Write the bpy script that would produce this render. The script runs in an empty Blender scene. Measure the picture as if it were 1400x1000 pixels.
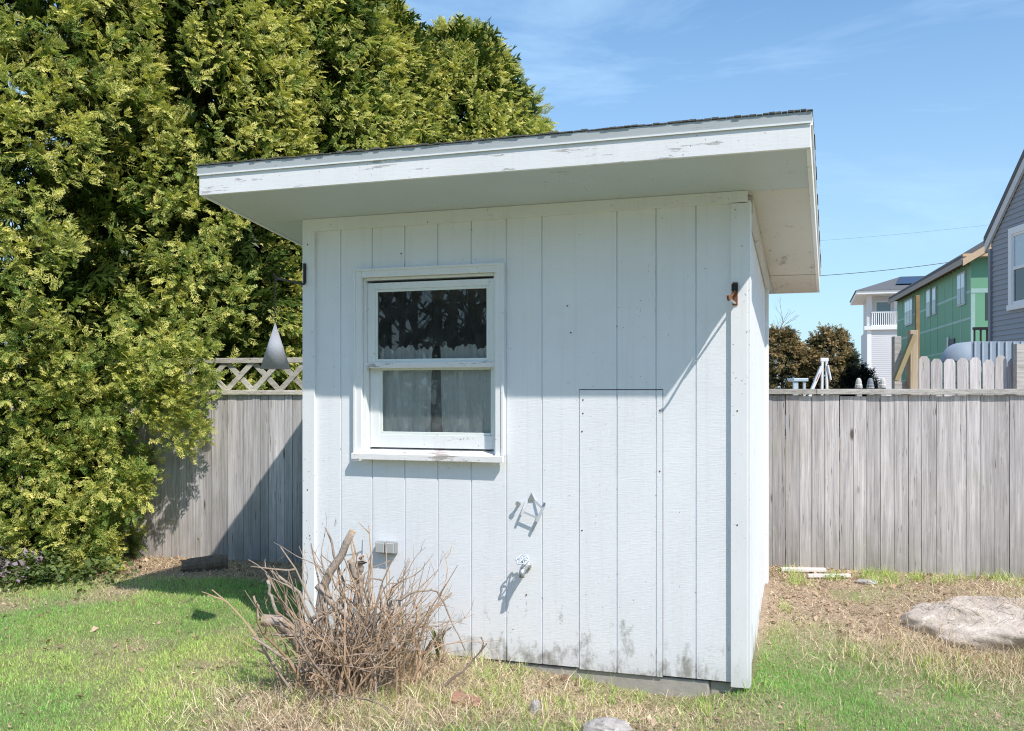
import bpy, math, random
import numpy as np
from mathutils import Vector, Matrix, Euler

random.seed(7)
RNG = np.random.default_rng(11)
SC = bpy.context.scene
COL = SC.collection
R = math.radians

# ------------------------------------------------------------------ noise / ground
def _hash(ix, iy, seed):
    n = (ix * 374761393 + iy * 668265263 + seed * 974634533) & 0x7fffffff
    n = ((n ^ (n >> 13)) * 1274126177) & 0x7fffffff
    return ((n ^ (n >> 16)) & 0xffff) / 65535.0

def vnoise(x, y, seed=0):
    x = np.asarray(x, float); y = np.asarray(y, float)
    ix = np.floor(x).astype(np.int64); iy = np.floor(y).astype(np.int64)
    fx = x - ix; fy = y - iy
    fx = fx * fx * (3 - 2 * fx); fy = fy * fy * (3 - 2 * fy)
    a = _hash(ix, iy, seed); b = _hash(ix + 1, iy, seed)
    c = _hash(ix, iy + 1, seed); d = _hash(ix + 1, iy + 1, seed)
    return (a * (1 - fx) + b * fx) * (1 - fy) + (c * (1 - fx) + d * fx) * fy

def fbm(x, y, seed=0, octv=4):
    s = 0; a = .5; t = 0
    for k in range(octv):
        s = s + a * vnoise(x * 2 ** k, y * 2 ** k, seed + k * 17); t += a; a *= .5
    return s / t

def sm(v, a, b):
    t = np.clip((v - a) / (b - a), 0, 1)
    return t * t * (3 - 2 * t)

def gauss(X, Y, x, y, s, sy=None):
    sy = sy or s
    return np.exp(-((X - x) / s) ** 2 - ((Y - y) / sy) ** 2)

def gz(X, Y):
    X = np.asarray(X, float); Y = np.asarray(Y, float)
    left = .14 * sm(Y, 5.2, 8.0)
    right = .25 * sm(Y, 5.0, 7.0) - .03 * sm(X, 2.0, 3.8)
    w = sm(X, -.6, 1.4)
    z = left * (1 - w) + right * w
    z = z - .075 * gauss(X, Y, .72, 4.98, .42, .3) + .05 * gauss(X, Y, 1.32, 5.0, .22)
    z = z + .075 * gauss(X, Y, -.45, 5.35, .55, .35)
    z = z + .05 * gauss(X, Y, 3.2, 6.2, .9, .6)
    z = z + .035 * (fbm(X * .9, Y * .9, 3) - .5)
    far = sm(Y, 9.0, 14.0)
    return z * (1 - far)

def gzf(x, y): return float(gz(np.array([x]), np.array([y]))[0])

# ------------------------------------------------------------------ materials
class NT:
    def __init__(self, name):
        self.m = bpy.data.materials.new(name); self.m.use_nodes = True
        self.t = self.m.node_tree; self.t.nodes.clear()
        self.out = self.t.nodes.new('ShaderNodeOutputMaterial')
        self._co = None
    def n(self, typ, ins=None, out=0, **props):
        nd = self.t.nodes.new('ShaderNode' + typ)
        for k, v in props.items(): setattr(nd, k, v)
        for k, v in (ins or {}).items():
            s = nd.inputs[k]
            if isinstance(v, bpy.types.NodeSocket): self.t.links.new(v, s)
            else:
                if isinstance(v, (tuple, list)) and len(v) == 3 and s.type == 'RGBA': v = (*v, 1)
                s.default_value = v
        return nd.outputs[out]
    def co(self, scale=(1, 1, 1), kind='Object'):
        tc = self.t.nodes.new('ShaderNodeTexCoord')
        return self.n('Mapping', {'Vector': tc.outputs[kind], 'Scale': scale})
    def noise(self, scale, detail=4, rough=.6, sc=(1, 1, 1), dist=0):
        return self.n('TexNoise', {'Vector': self.co(sc), 'Scale': scale, 'Detail': detail, 'Roughness': rough, 'Distortion': dist})
    def ramp(self, f, a, b, ca=(0, 0, 0), cb=(1, 1, 1)):
        nd = self.t.nodes.new('ShaderNodeValToRGB'); self.t.links.new(f, nd.inputs[0])
        e = nd.color_ramp.elements
        e[0].position = a; e[1].position = b; e[0].color = (*ca, 1); e[1].color = (*cb, 1)
        return nd.outputs[0]
    def mix(self, f, a, b, mode='MIX'):
        nd = self.t.nodes.new('ShaderNodeMix'); nd.data_type = 'RGBA'; nd.blend_type = mode
        for i, v in ((0, f), (6, a), (7, b)):
            s = nd.inputs[i]
            if isinstance(v, bpy.types.NodeSocket): self.t.links.new(v, s)
            else: s.default_value = (*v, 1) if isinstance(v, (tuple, list)) else v
        return nd.outputs[2]
    def math(self, op, a, b=0.):
        return self.n('Math', {0: a, 1: b}, operation=op)
    def attr(self, name, out=0):
        return self.n('Attribute', out=out, attribute_name=name)
    def zpos(self):
        tc = self.t.nodes.new('ShaderNodeNewGeometry')
        return self.n('SeparateXYZ', {0: tc.outputs[0]}, out=2)
    def bump(self, h, strength, dist=.01):
        return self.n('Bump', {'Height': h, 'Strength': strength, 'Distance': dist})
    def bsdf(self, color, rough=.7, spec=.3, normal=None, metal=0., **kw):
        ins = {'Base Color': color, 'Roughness': rough, 'Specular IOR Level': spec, 'Metallic': metal}
        if normal is not None: ins['Normal'] = normal
        ins.update(kw)
        return self.n('BsdfPrincipled', ins)
    def done(self, sh):
        self.t.links.new(sh, self.out.inputs[0]); return self.m

def plain(name, color, rough=.7, spec=.3, metal=0., var=.15, scale=12, bump=.15):
    t = NT(name)
    f = t.noise(scale, 5)
    c = t.mix(f, tuple(v * (1 - var) for v in color), tuple(min(1, v * (1 + var)) for v in color))
    return t.done(t.bsdf(c, rough, spec, t.bump(f, bump), metal))

def white_paint(name, color=(.845, .875, .91), grain=(1, 1, 1), peel=.64, dirt=0., bumps=.25, weave=True, peelcol=(.30, .29, .28), rough=.55):
    t = NT(name)
    big = t.noise(1.7, 4)
    c = t.mix(t.ramp(big, .25, .7), tuple(v * .92 for v in color), color)
    stk = t.noise(1, 6, .65, (26, 26, .9))
    c = t.mix(t.math('MULTIPLY', t.ramp(stk, .52, .75), .16), c, (.52, .50, .46))
    # flaked paint, elongated along the grain
    fl = t.noise(9, 8, .75, grain)
    zone = t.noise(2.1, 3)
    pk = t.math('ADD', fl, t.math('MULTIPLY', t.math('SUBTRACT', zone, .5), .35))
    peelm = t.ramp(pk, peel, peel + .03)
    c = t.mix(peelm, c, peelcol)
    # small specks
    sp = t.noise(75, 2, .5)
    spm = t.ramp(t.math('ADD', sp, t.math('MULTIPLY', t.math('SUBTRACT', zone, .5), .25)), .735, .75)
    c = t.mix(spm, c, (.16, .15, .14))
    if dirt > 0:
        z = t.zpos()
        low = t.n('MapRange', {0: z, 1: .05, 2: .52, 3: 1., 4: 0.})
        dn = t.noise(6.5, 9, .75, (1.3, 1.3, .8))
        dm = t.ramp(t.math('ADD', dn, t.math('MULTIPLY', low, .21)), .66, .80)
        dm2 = t.math('MULTIPLY', dm, dirt)
        c = t.mix(dm2, c, (.26, .25, .22))
        base = t.n('MapRange', {0: z, 1: .06, 2: .2, 3: .45, 4: 0.})
        bn = t.noise(25, 5)
        c = t.mix(t.math('MULTIPLY', base, bn), c, (.33, .31, .26))
    h = t.noise(40, 5, .6, grain)
    if weave:
        w = t.noise(1, 3, .55, (14, 14, 260))
        h = t.math('ADD', t.math('MULTIPLY', h, .5), w)
    nrm = t.bump(h, bumps, .004)
    return t.done(t.bsdf(c, rough, .3, nrm))

def wood(name, c1, c2, tintamt=.35, axis=2, rough=.85, base_stain=True, splotch=.35, bump=.35):
    t = NT(name)
    s = [22, 22, 22]; s[axis] = 1.1
    tint = t.attr('tint', 0)
    off = t.n('VectorMath', {0: t.co(tuple(s)), 1: t.n('VectorMath', {0: tint, 1: (37., 19., 23.)}, operation='MULTIPLY')}, operation='ADD')
    g = t.n('TexNoise', {'Vector': off, 'Scale': 1.6, 'Detail': 8, 'Roughness': .68, 'Distortion': .6})
    c = t.mix(t.ramp(g, .28, .72), c1, c2)
    # dark drying checks
    ck = t.n('TexNoise', {'Vector': off, 'Scale': 4.5, 'Detail': 3, 'Roughness': .5})
    c = t.mix(t.ramp(ck, .66, .72), c, tuple(v * .42 for v in c1))
    # pale worn splotches
    o2 = t.n('VectorMath', {0: t.co((9, 9, 3.2) if axis == 2 else (3.2, 9, 9)), 1: t.n('VectorMath', {0: tint, 1: (11., 7., 29.)}, operation='MULTIPLY')}, operation='ADD')
    sp = t.n('TexNoise', {'Vector': o2, 'Scale': 1.5, 'Detail': 7, 'Roughness': .7, 'Distortion': 1.3})
    c = t.mix(t.math('MULTIPLY', t.ramp(sp, .56, .70), splotch), c, (.62, .60, .57))
    fs_ = [120, 120, 120]; fs_[axis] = 2.2
    fg = t.n('TexNoise', {'Vector': t.co(tuple(fs_)), 'Scale': 1., 'Detail': 4, 'Roughness': .6})
    c = t.mix(t.math('MULTIPLY', t.ramp(fg, .5, .68), .5), c, tuple(v * .55 for v in c1))
    gr_ = t.noise(2.2, 4)
    c = t.mix(t.math('MULTIPLY', t.ramp(gr_, .55, .75), .22), c, (.34, .36, .22))
    # knots
    kn = t.n('TexVoronoi', {'Vector': o2, 'Scale': .42}, out=0)
    c = t.mix(t.ramp(kn, .05, .085, (1, 1, 1), (0, 0, 0)), c, (.13, .11, .10))
    if base_stain:
        z = t.zpos()
        low = t.n('MapRange', {0: z, 1: .2, 2: .75, 3: 1., 4: 0.})
        n2 = t.noise(5, 4)
        c = t.mix(t.math('MULTIPLY', t.math('MULTIPLY', low, n2), .8), c, (.20, .185, .13))
    tv = t.n('SeparateXYZ', {0: tint}, out=0)
    gain = t.n('MapRange', {0: tv, 1: 0., 2: 1., 3: 1 - tintamt, 4: 1 + tintamt})
    c = t.n('VectorMath', {0: c, 'Scale': gain}, operation='SCALE')
    return t.done(t.bsdf(c, rough, .15, t.bump(g, bump, .006)))

def foliage_mat(name, trans=.3, rough=.55):
    t = NT(name)
    c = t.attr('Col')
    d = t.bsdf(c, rough, .25)
    tr = t.n('BsdfTranslucent', {'Color': t.mix(1., c, (1., 1.05, .55), 'MULTIPLY')})
    return t.done(t.n('MixShader', {0: trans, 1: d, 2: tr}))

def clap_mat(name, color, var=.06):
    t = NT(name)
    f = t.noise(3, 5, .6, (1, 1, 4))
    c = t.mix(f, tuple(v * (1 - var) for v in color), tuple(v * (1 + var) for v in color))
    return t.done(t.bsdf(c, .6, .3, t.bump(t.noise(30, 3), .08)))

def glass_mat(name, tint=(.97, .99, .98), dust_veil=.14):
    t = NT(name)
    fr = t.n('Fresnel', {'IOR': 1.72})
    gl = t.n('BsdfGlossy', {'Color': (1, 1, 1), 'Roughness': .01})
    tr = t.n('BsdfTransparent', {'Color': tint})
    veil_sh = t.n('BsdfDiffuse', {'Color': (.72, .80, .80)})
    dn = t.ramp(t.noise(26, 7, .7, (1, 1, .6)), .42, .85)
    body = t.n('MixShader', {0: t.math('ADD', t.math('MULTIPLY', dn, dust_veil), dust_veil * .45), 1: tr, 2: veil_sh})
    return t.done(t.n('MixShader', {0: fr, 1: body, 2: gl}))

M = {}
M['siding'] = white_paint('siding_paint', grain=(2.2, 2.2, .5), peel=.68, dirt=.85, bumps=.34)
M['trim'] = white_paint('trim_paint', color=(.83, .855, .875), grain=(2, 2, .4), peel=.72, dirt=.25, weave=False, bumps=.15)
M['trim_h'] = white_paint('fascia_paint', color=(.85, .865, .875), grain=(.35, 1.5, 3), peel=.60, weave=False, bumps=.2, peelcol=(.46, .45, .45))
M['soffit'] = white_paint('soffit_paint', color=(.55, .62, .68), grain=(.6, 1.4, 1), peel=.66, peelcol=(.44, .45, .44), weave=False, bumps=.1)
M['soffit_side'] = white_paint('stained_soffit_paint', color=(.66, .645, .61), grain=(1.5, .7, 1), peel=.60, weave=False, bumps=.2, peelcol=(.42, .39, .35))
M['sash'] = white_paint('sash_paint', color=(.80, .83, .83), grain=(.6, 1, 2), peel=.66, weave=False, bumps=.2)
M['sill'] = white_paint('sill_paint', color=(.82, .82, .83), grain=(.4, 1, 3), peel=.57, weave=False, bumps=.3, peelcol=(.42, .38, .36))
M['bead'] = plain('glazing_bead', (.74, .80, .77), .5, var=.05)
M['drip'] = white_paint('drip_edge', color=(.44, .48, .49), grain=(.5, 1, 2), peel=.62, weave=False, bumps=.2, peelcol=(.33, .36, .36))
M['glass'] = glass_mat('window_glass', dust_veil=.05); M['glass_veiled'] = glass_mat('dust_veiled_glass', dust_veil=.2)  # lower pane: dust thickened into a pale veil, added to brighten the curtains
M['dark_inside'] = plain('shed_interior', (.32, .30, .28), .9, .1)
M['shingle'] = plain('asphalt_shingle', (.13, .13, .125), .95, .1, var=.6, scale=160, bump=.6)
M['concrete'] = plain('concrete', (.40, .38, .34), .9, .1, var=.25, scale=18, bump=.4)
M['black_iron'] = plain('black_iron', (.02, .02, .022), .5, .4)
M['rust'] = plain('rusty_iron', (.20, .085, .04), .9, .2, var=.5, scale=60)
M['zinc'] = plain('galvanised_metal', (.50, .52, .53), .42, .5, metal=.7, var=.2, scale=60)
M['grey_plastic'] = plain('grey_plastic', (.30, .32, .32), .5, .4, var=.2)
M['cone'] = plain('grey_mesh_metal', (.36, .38, .42), .8, .2, metal=.0, var=.25, scale=220, bump=.5)
M['curtain'] = None
M['fence_r'] = wood('weathered_fence_boards', (.33, .31, .31), (.69, .665, .665), .16, splotch=.7)
M['fence_l'] = wood('weathered_lattice_fence', (.33, .315, .32), (.68, .66, .67), .17, splotch=.6)
M['cap'] = wood('weathered_cap_rail', (.30, .29, .27), (.56, .54, .51), .15, axis=0, base_stain=False, splotch=.6)
M['lattice'] = wood('weathered_lattice', (.34, .32, .27), (.62, .59, .53), .2, axis=0, base_stain=False, splotch=.3)
M['new_wood'] = wood('new_lumber', (.42, .33, .22), (.62, .52, .40), .1, base_stain=False, splotch=.2)
M['foliage'] = foliage_mat('arborvitae_foliage', .33, .42)
M['juniper'] = foliage_mat('juniper_foliage', .12)
M['grass'] = foliage_mat('grass_blades', .3)
M['litter'] = foliage_mat('dry_litter', .1, .8)
M['bark'] = wood('bark', (.10, .075, .055), (.22, .17, .13), .2, base_stain=False, splotch=.1, bump=.8)

def curtain_mat():
    t = NT('sheer_curtain')
    w = t.n('TexWave', {'Vector': t.co((1, 1, 1)), 'Scale': 26., 'Distortion': .4, 'Detail': 1.}, wave_type='BANDS', bands_direction='X')
    c = t.mix(t.math('MULTIPLY', w, .6), (.95, .97, .965), (.85, .91, .91))
    d = t.n('BsdfDiffuse', {'Color': c})
    tr = t.n('BsdfTranslucent', {'Color': c})
    return t.done(t.n('MixShader', {0: .12, 1: d, 2: tr}))
M['curtain'] = curtain_mat()

def bark_grey():
    t = NT('shrub_bark')
    n = t.noise(60, 6, .7)
    c = t.mix(t.ramp(n, .3, .7), (.22, .18, .15), (.50, .44, .38))
    c = t.mix(t.math('MULTIPLY', t.ramp(t.noise(14, 3), .5, .7), .5), c, (.33, .22, .14))
    return t.done(t.bsdf(c, .85, .15, t.bump(n, .7, .004)))
M['stem'] = bark_grey()
M['twig'] = plain('dead_twig', (.46, .33, .225), .8, .2, var=.45, scale=22)
M['cut'] = plain('pale_cut_wood', (.55, .36, .20), .8, .2, var=.3, scale=40)

def rock_mat(name, c1, c2):
    t = NT(name)
    n = t.noise(5, 9, .7)
    c = t.mix(t.ramp(n, .3, .7), c1, c2)
    c = t.mix(t.ramp(t.noise(38, 4, .6), .62, .7), c, (.16, .14, .13))
    c = t.mix(t.ramp(t.noise(20, 5, .7), .60, .66), c, (.84, .80, .76))
    return t.done(t.bsdf(c, .9, .15, t.bump(t.noise(16, 9, .7), .8, .03)))
M['rock'] = rock_mat('granite_rock', (.42, .36, .31), (.76, .67, .59))
M['stone'] = rock_mat('field_stone', (.34, .31, .30), (.60, .57, .54))
M['brick'] = plain('broken_brick', (.36, .20, .15), .9, .1, var=.4, scale=40, bump=.5)

def ground_mat():
    t = NT('soil_and_thatch')
    c = t.attr('Col')
    n = t.noise(55, 8, .75)
    n2 = t.noise(9, 5, .6)
    c = t.mix(t.ramp(n, .35, .75), t.mix(1., c, (.42, .40, .36), 'MULTIPLY'), c)
    c = t.mix(t.math('MULTIPLY', t.ramp(n2, .5, .7), .35), c, (.23, .17, .12))
    return t.done(t.bsdf(c, .95, .1, t.bump(n, .8, .02)))
M['ground'] = ground_mat()

# ------------------------------------------------------------------ mesh helpers
class MB:
    def __init__(self): self.v = []; self.f = []; self.tint = []
    def add(self, vs, fs, tint=None):
        o = len(self.v); self.v += [tuple(p) for p in vs]
        self.f += [tuple(i + o for i in f) for f in fs]
        tv = random.random() if tint is None else tint
        self.tint += [tv] * len(vs)
        return self
    def box(self, x0, x1, y0, y1, z0, z1, tint=None, mat=None):
        vs = [(x, y, z) for z in (z0, z1) for y in (y0, y1) for x in (x0, x1)]
        if mat is not None: vs = [tuple(mat @ Vector(p)) for p in vs]
        return self.add(vs, [(0, 2, 3, 1), (4, 5, 7, 6), (0, 1, 5, 4), (2, 6, 7, 3), (0, 4, 6, 2), (1, 3, 7, 5)], tint)
    def bar(self, p, q, w, d, up=(0, 0, 1), tint=None):
        p = Vector(p); q = Vector(q); a = (q - p); L = a.length; a.normalize()
        s = a.cross(Vector(up)); s = s.normalized() if s.length > 1e-5 else Vector((1, 0, 0))
        u = s.cross(a)
        vs = [e + s * (i * w / 2) + u * (j * d / 2) for e in (p, q) for j in (-1, 1) for i in (-1, 1)]
        return self.add(vs, [(0, 2, 3, 1), (4, 5, 7, 6), (0, 1, 5, 4), (2, 6, 7, 3), (0, 4, 6, 2), (1, 3, 7, 5)], tint)
    def tube(self, pts, rad, n=8, cap=True, tint=None, wob=0.):
        pts = [Vector(p) for p in pts]
        if not isinstance(rad, (list, tuple)): rad = [rad] * len(pts)
        vs = []; ref = Vector((.3, .2, 1)).normalized()
        for i, p in enumerate(pts):
            a = pts[min(i + 1, len(pts) - 1)] - pts[max(i - 1, 0)]
            a = a.normalized() if a.length > 1e-9 else Vector((0, 0, 1))
            s = a.cross(ref)
            if s.length < .05: s = a.cross(Vector((1, 0, 0)))
            s.normalize(); u = s.cross(a)
            for k in range(n):
                an = 2 * math.pi * k / n
                r = rad[i] * (1 + wob * (random.random() - .5))
                vs.append(p + (s * math.cos(an) + u * math.sin(an)) * r)
        fs = []
        for i in range(len(pts) - 1):
            for k in range(n):
                k2 = (k + 1) % n
                fs.append((i * n + k, i * n + k2, (i + 1) * n + k2, (i + 1) * n + k))
        if cap:
            fs.append(tuple(range(n - 1, -1, -1))); b = (len(pts) - 1) * n
            fs.append(tuple(b + k for k in range(n)))
        return self.add(vs, fs, tint)
    def build(self, name, mat, parent=None, smooth=False, bevel=0., label=None):
        me = bpy.data.meshes.new(name)
        me.from_pydata(self.v, [], self.f); me.update()
        at = me.attributes.new('tint', 'FLOAT_COLOR', 'POINT')
        arr = np.ones((len(self.v), 4), np.float32)
        tv = np.array(self.tint, np.float32)
        arr[:, 0] = tv; arr[:, 1] = (tv * 7.13) % 1; arr[:, 2] = (tv * 13.7) % 1
        at.data.foreach_set('color', arr.ravel())
        if smooth: me.polygons.foreach_set('use_smooth', [True] * len(me.polygons))
        me.materials.append(mat)
        o = bpy.data.objects.new(name, me); COL.objects.link(o)
        if parent: o.parent = parent
        if bevel:
            b = o.modifiers.new('bevel', 'BEVEL'); b.width = bevel; b.segments = 2; b.limit_method = 'ANGLE'
        if label: o['label'] = label
        return o

def mesh_np(name, V, quads=None, tris=None, col=None, mat=None, parent=None, smooth=False):
    me = bpy.data.meshes.new(name)
    V = np.asarray(V, np.float32)
    me.vertices.add(len(V)); me.vertices.foreach_set('co', V.ravel())
    loops = []; starts = []; tot = 0
    if quads is not None and len(quads):
        loops.append(np.asarray(quads, np.int32).ravel()); starts.append(np.arange(len(quads)) * 4); tot = len(quads) * 4
    if tris is not None and len(tris):
        loops.append(np.asarray(tris, np.int32).ravel()); starts.append(tot + np.arange(len(tris)) * 3)
    L = np.concatenate(loops); S = np.concatenate(starts).astype(np.int32)
    me.loops.add(len(L)); me.loops.foreach_set('vertex_index', L)
    me.polygons.add(len(S)); me.polygons.foreach_set('loop_start', S)
    me.update(calc_edges=True); me.validate()
    if col is not None:
        a = me.attributes.new('Col', 'FLOAT_COLOR', 'POINT')
        c = np.ones((len(V), 4), np.float32); c[:, :3] = col
        a.data.foreach_set('color', c.ravel())
    if smooth: me.polygons.foreach_set('use_smooth', np.ones(len(S), bool))
    if mat: me.materials.append(mat)
    o = bpy.data.objects.new(name, me); COL.objects.link(o)
    if parent: o.parent = parent
    return o

def tag(o, label=None, cat=None, group=None, kind=None):
    if label: o['label'] = label
    if cat: o['category'] = cat
    if group: o['group'] = group
    if kind: o['kind'] = kind
    return o

def thing(name, label, cat, loc=(0, 0, 0), rz=0., group=None):
    o = bpy.data.objects.new(name, None); COL.objects.link(o)
    o.location = loc; o.rotation_euler = (0, 0, rz); o.empty_display_size = .2
    return tag(o, label, cat, group)

# ------------------------------------------------------------------ ground
TH = R(18.67); CT, ST = math.cos(TH), math.sin(TH)
CX, CY = 1.238, 5.0
def shed_xy(t, b): return CX + CT * t + ST * b, CY - ST * t + CT * b
def to_shed(X, Y):
    dx = X - CX; dy = Y - CY
    return CT * dx - ST * dy, ST * dx + CT * dy
FX, FY = 1.985, 7.35; FC, FS = math.cos(R(11.3)), math.sin(R(11.3))
def fence_xy(s, d=0.): return FX + FC * s + FS * d, FY - FS * s + FC * d
def fence_d(X, Y): return FS * (X - FX) + FC * (Y - FY)

def dryness(X, Y):
    t, b = to_shed(X, Y)
    n = fbm(X * 1.7, Y * 1.7, 5, 5); n2 = fbm(X * .7, Y * .7, 9, 3)
    d = .17 - .17 * sm(-X, .9, 1.7) + .14 * sm(X, 1.2, 2.0)
    d = d + 1.0 * sm(X, .7, 1.5) * sm(Y, 5.45, 6.1) * .62                      # back right, worn earth
    d = d + .75 * gauss(X, Y, 2.75, 5.75, .75, .5)                           # around the rock
    d = d + .85 * gauss(X, Y, -.75, 5.0, .62, .62) + .55 * gauss(X, Y, 0.1, 4.85, .95, .42)
    d = d + .35 * sm(b, -.45, -.1) * sm(-t, -.2, .2) * sm(t, -3, -2.4)
    d = d + .95 * sm(fence_d(X, Y), -.95, -.45) * (X < 0)                      # strip under the hedge
    d = d + .9 * sm(-X, 2.3, 2.9) * sm(Y - .25 * (X + 3.), 6.5, 6.95)
    d = d + .25 * gauss(X, Y, .8, 4.5, .5, .25)
    return np.clip(d + (n - .5) * 1.9 + (n2 - .5) * .5, 0, 1)

def build_ground():
    xs = np.concatenate([[-400, -120, -45, -18, -9], np.arange(-6, 6.01, .06), [9, 18, 45, 120, 400]])
    ys = np.concatenate([[-60, -20, -5, 0, 2, 3], np.arange(3.6, 9.6, .06), [10, 11.5, 13, 16, 25, 45, 90, 200, 600]])
    X, Y = np.meshgrid(xs, ys); Xf = X.ravel(); Yf = Y.ravel()
    V = np.stack([Xf, Yf, gz(Xf, Yf)], 1)
    nx = len(xs); i = np.arange(len(ys) - 1)[:, None] * nx + np.arange(nx - 1)[None]
    q = np.stack([i, i + 1, i + nx + 1, i + nx], -1).reshape(-1, 4)
    d = dryness(Xf, Yf)[:, None]
    g = np.array([[.38, .42, .20]]); br = np.array([[.66, .52, .39]])
    n = fbm(Xf * 5, Yf * 5, 21)[:, None]
    c = g * (1 - d) + br * d * (.75 + .5 * n)
    o = mesh_np('ground', V, q, None, c, M['ground'], None, True)
    tag(o, kind='structure', label='lawn soil with worn earth patches', cat='ground')
build_ground()

def in_frustum(n, ymin, ymax, spread=.6):
    Y = np.sqrt(RNG.uniform(ymin ** 2, ymax ** 2, n)); X = RNG.uniform(-spread, spread, n) * Y
    return X, Y

def keep_out(X, Y):
    t, b = to_shed(X, Y)
    inside = (t > -2.66) & (t < .02) & (b > -.005) & (b < 1.96)
    return ~inside & (fence_d(X, Y) < -.01)

def blades(X, Y, L, W, lean, col, curl=.5):
    n = len(X)
    a = RNG.uniform(0, 2 * np.pi, n); dx, dy = np.cos(a), np.sin(a)
    ph = RNG.uniform(0, 2 * np.pi, n); sx, sy = np.cos(ph) * W / 2, np.sin(ph) * W / 2
    z = gz(X, Y) - .004
    V = np.zeros((n, 5, 3))
    c1, s1 = np.cos(lean * .7), np.sin(lean * .7)
    c2, s2 = np.cos(np.minimum(lean * (1 + curl), 1.55)), np.sin(np.minimum(lean * (1 + curl), 1.55))
    mx = X + dx * s1 * L * .5; my = Y + dy * s1 * L * .5; mz = z + c1 * L * .5
    V[:, 0] = np.stack([X - sx, Y - sy, z], 1); V[:, 1] = np.stack([X + sx, Y + sy, z], 1)
    V[:, 2] = np.stack([mx + sx * .85, my + sy * .85, mz], 1); V[:, 3] = np.stack([mx - sx * .85, my - sy * .85, mz], 1)
    V[:, 4] = np.stack([mx + dx * s2 * L * .5, my + dy * s2 * L * .5, mz + c2 * L * .5], 1)
    b = np.arange(n)[:, None] * 5
    return V.reshape(-1, 3), b + np.array([[0, 1, 2, 3]]), b + np.array([[3, 2, 4]]), np.repeat(col, 5, 0)

def pile(name, parts, mat, label, cat):
    Vs, Qs, Ts, Cs = [], [], [], []; o = 0
    for V, q, t, c in parts:
        Vs.append(V); Qs.append(q + o); Ts.append(t + o); Cs.append(c); o += len(V)
    ob = mesh_np(name, np.concatenate(Vs), np.concatenate(Qs), np.concatenate(Ts), np.concatenate(Cs), mat)
    return tag(ob, label, cat, kind='stuff')

def cmix(f, a, b): return np.array(a)[None] * (1 - f[:, None]) + np.array(b)[None] * f[:, None]

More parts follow.
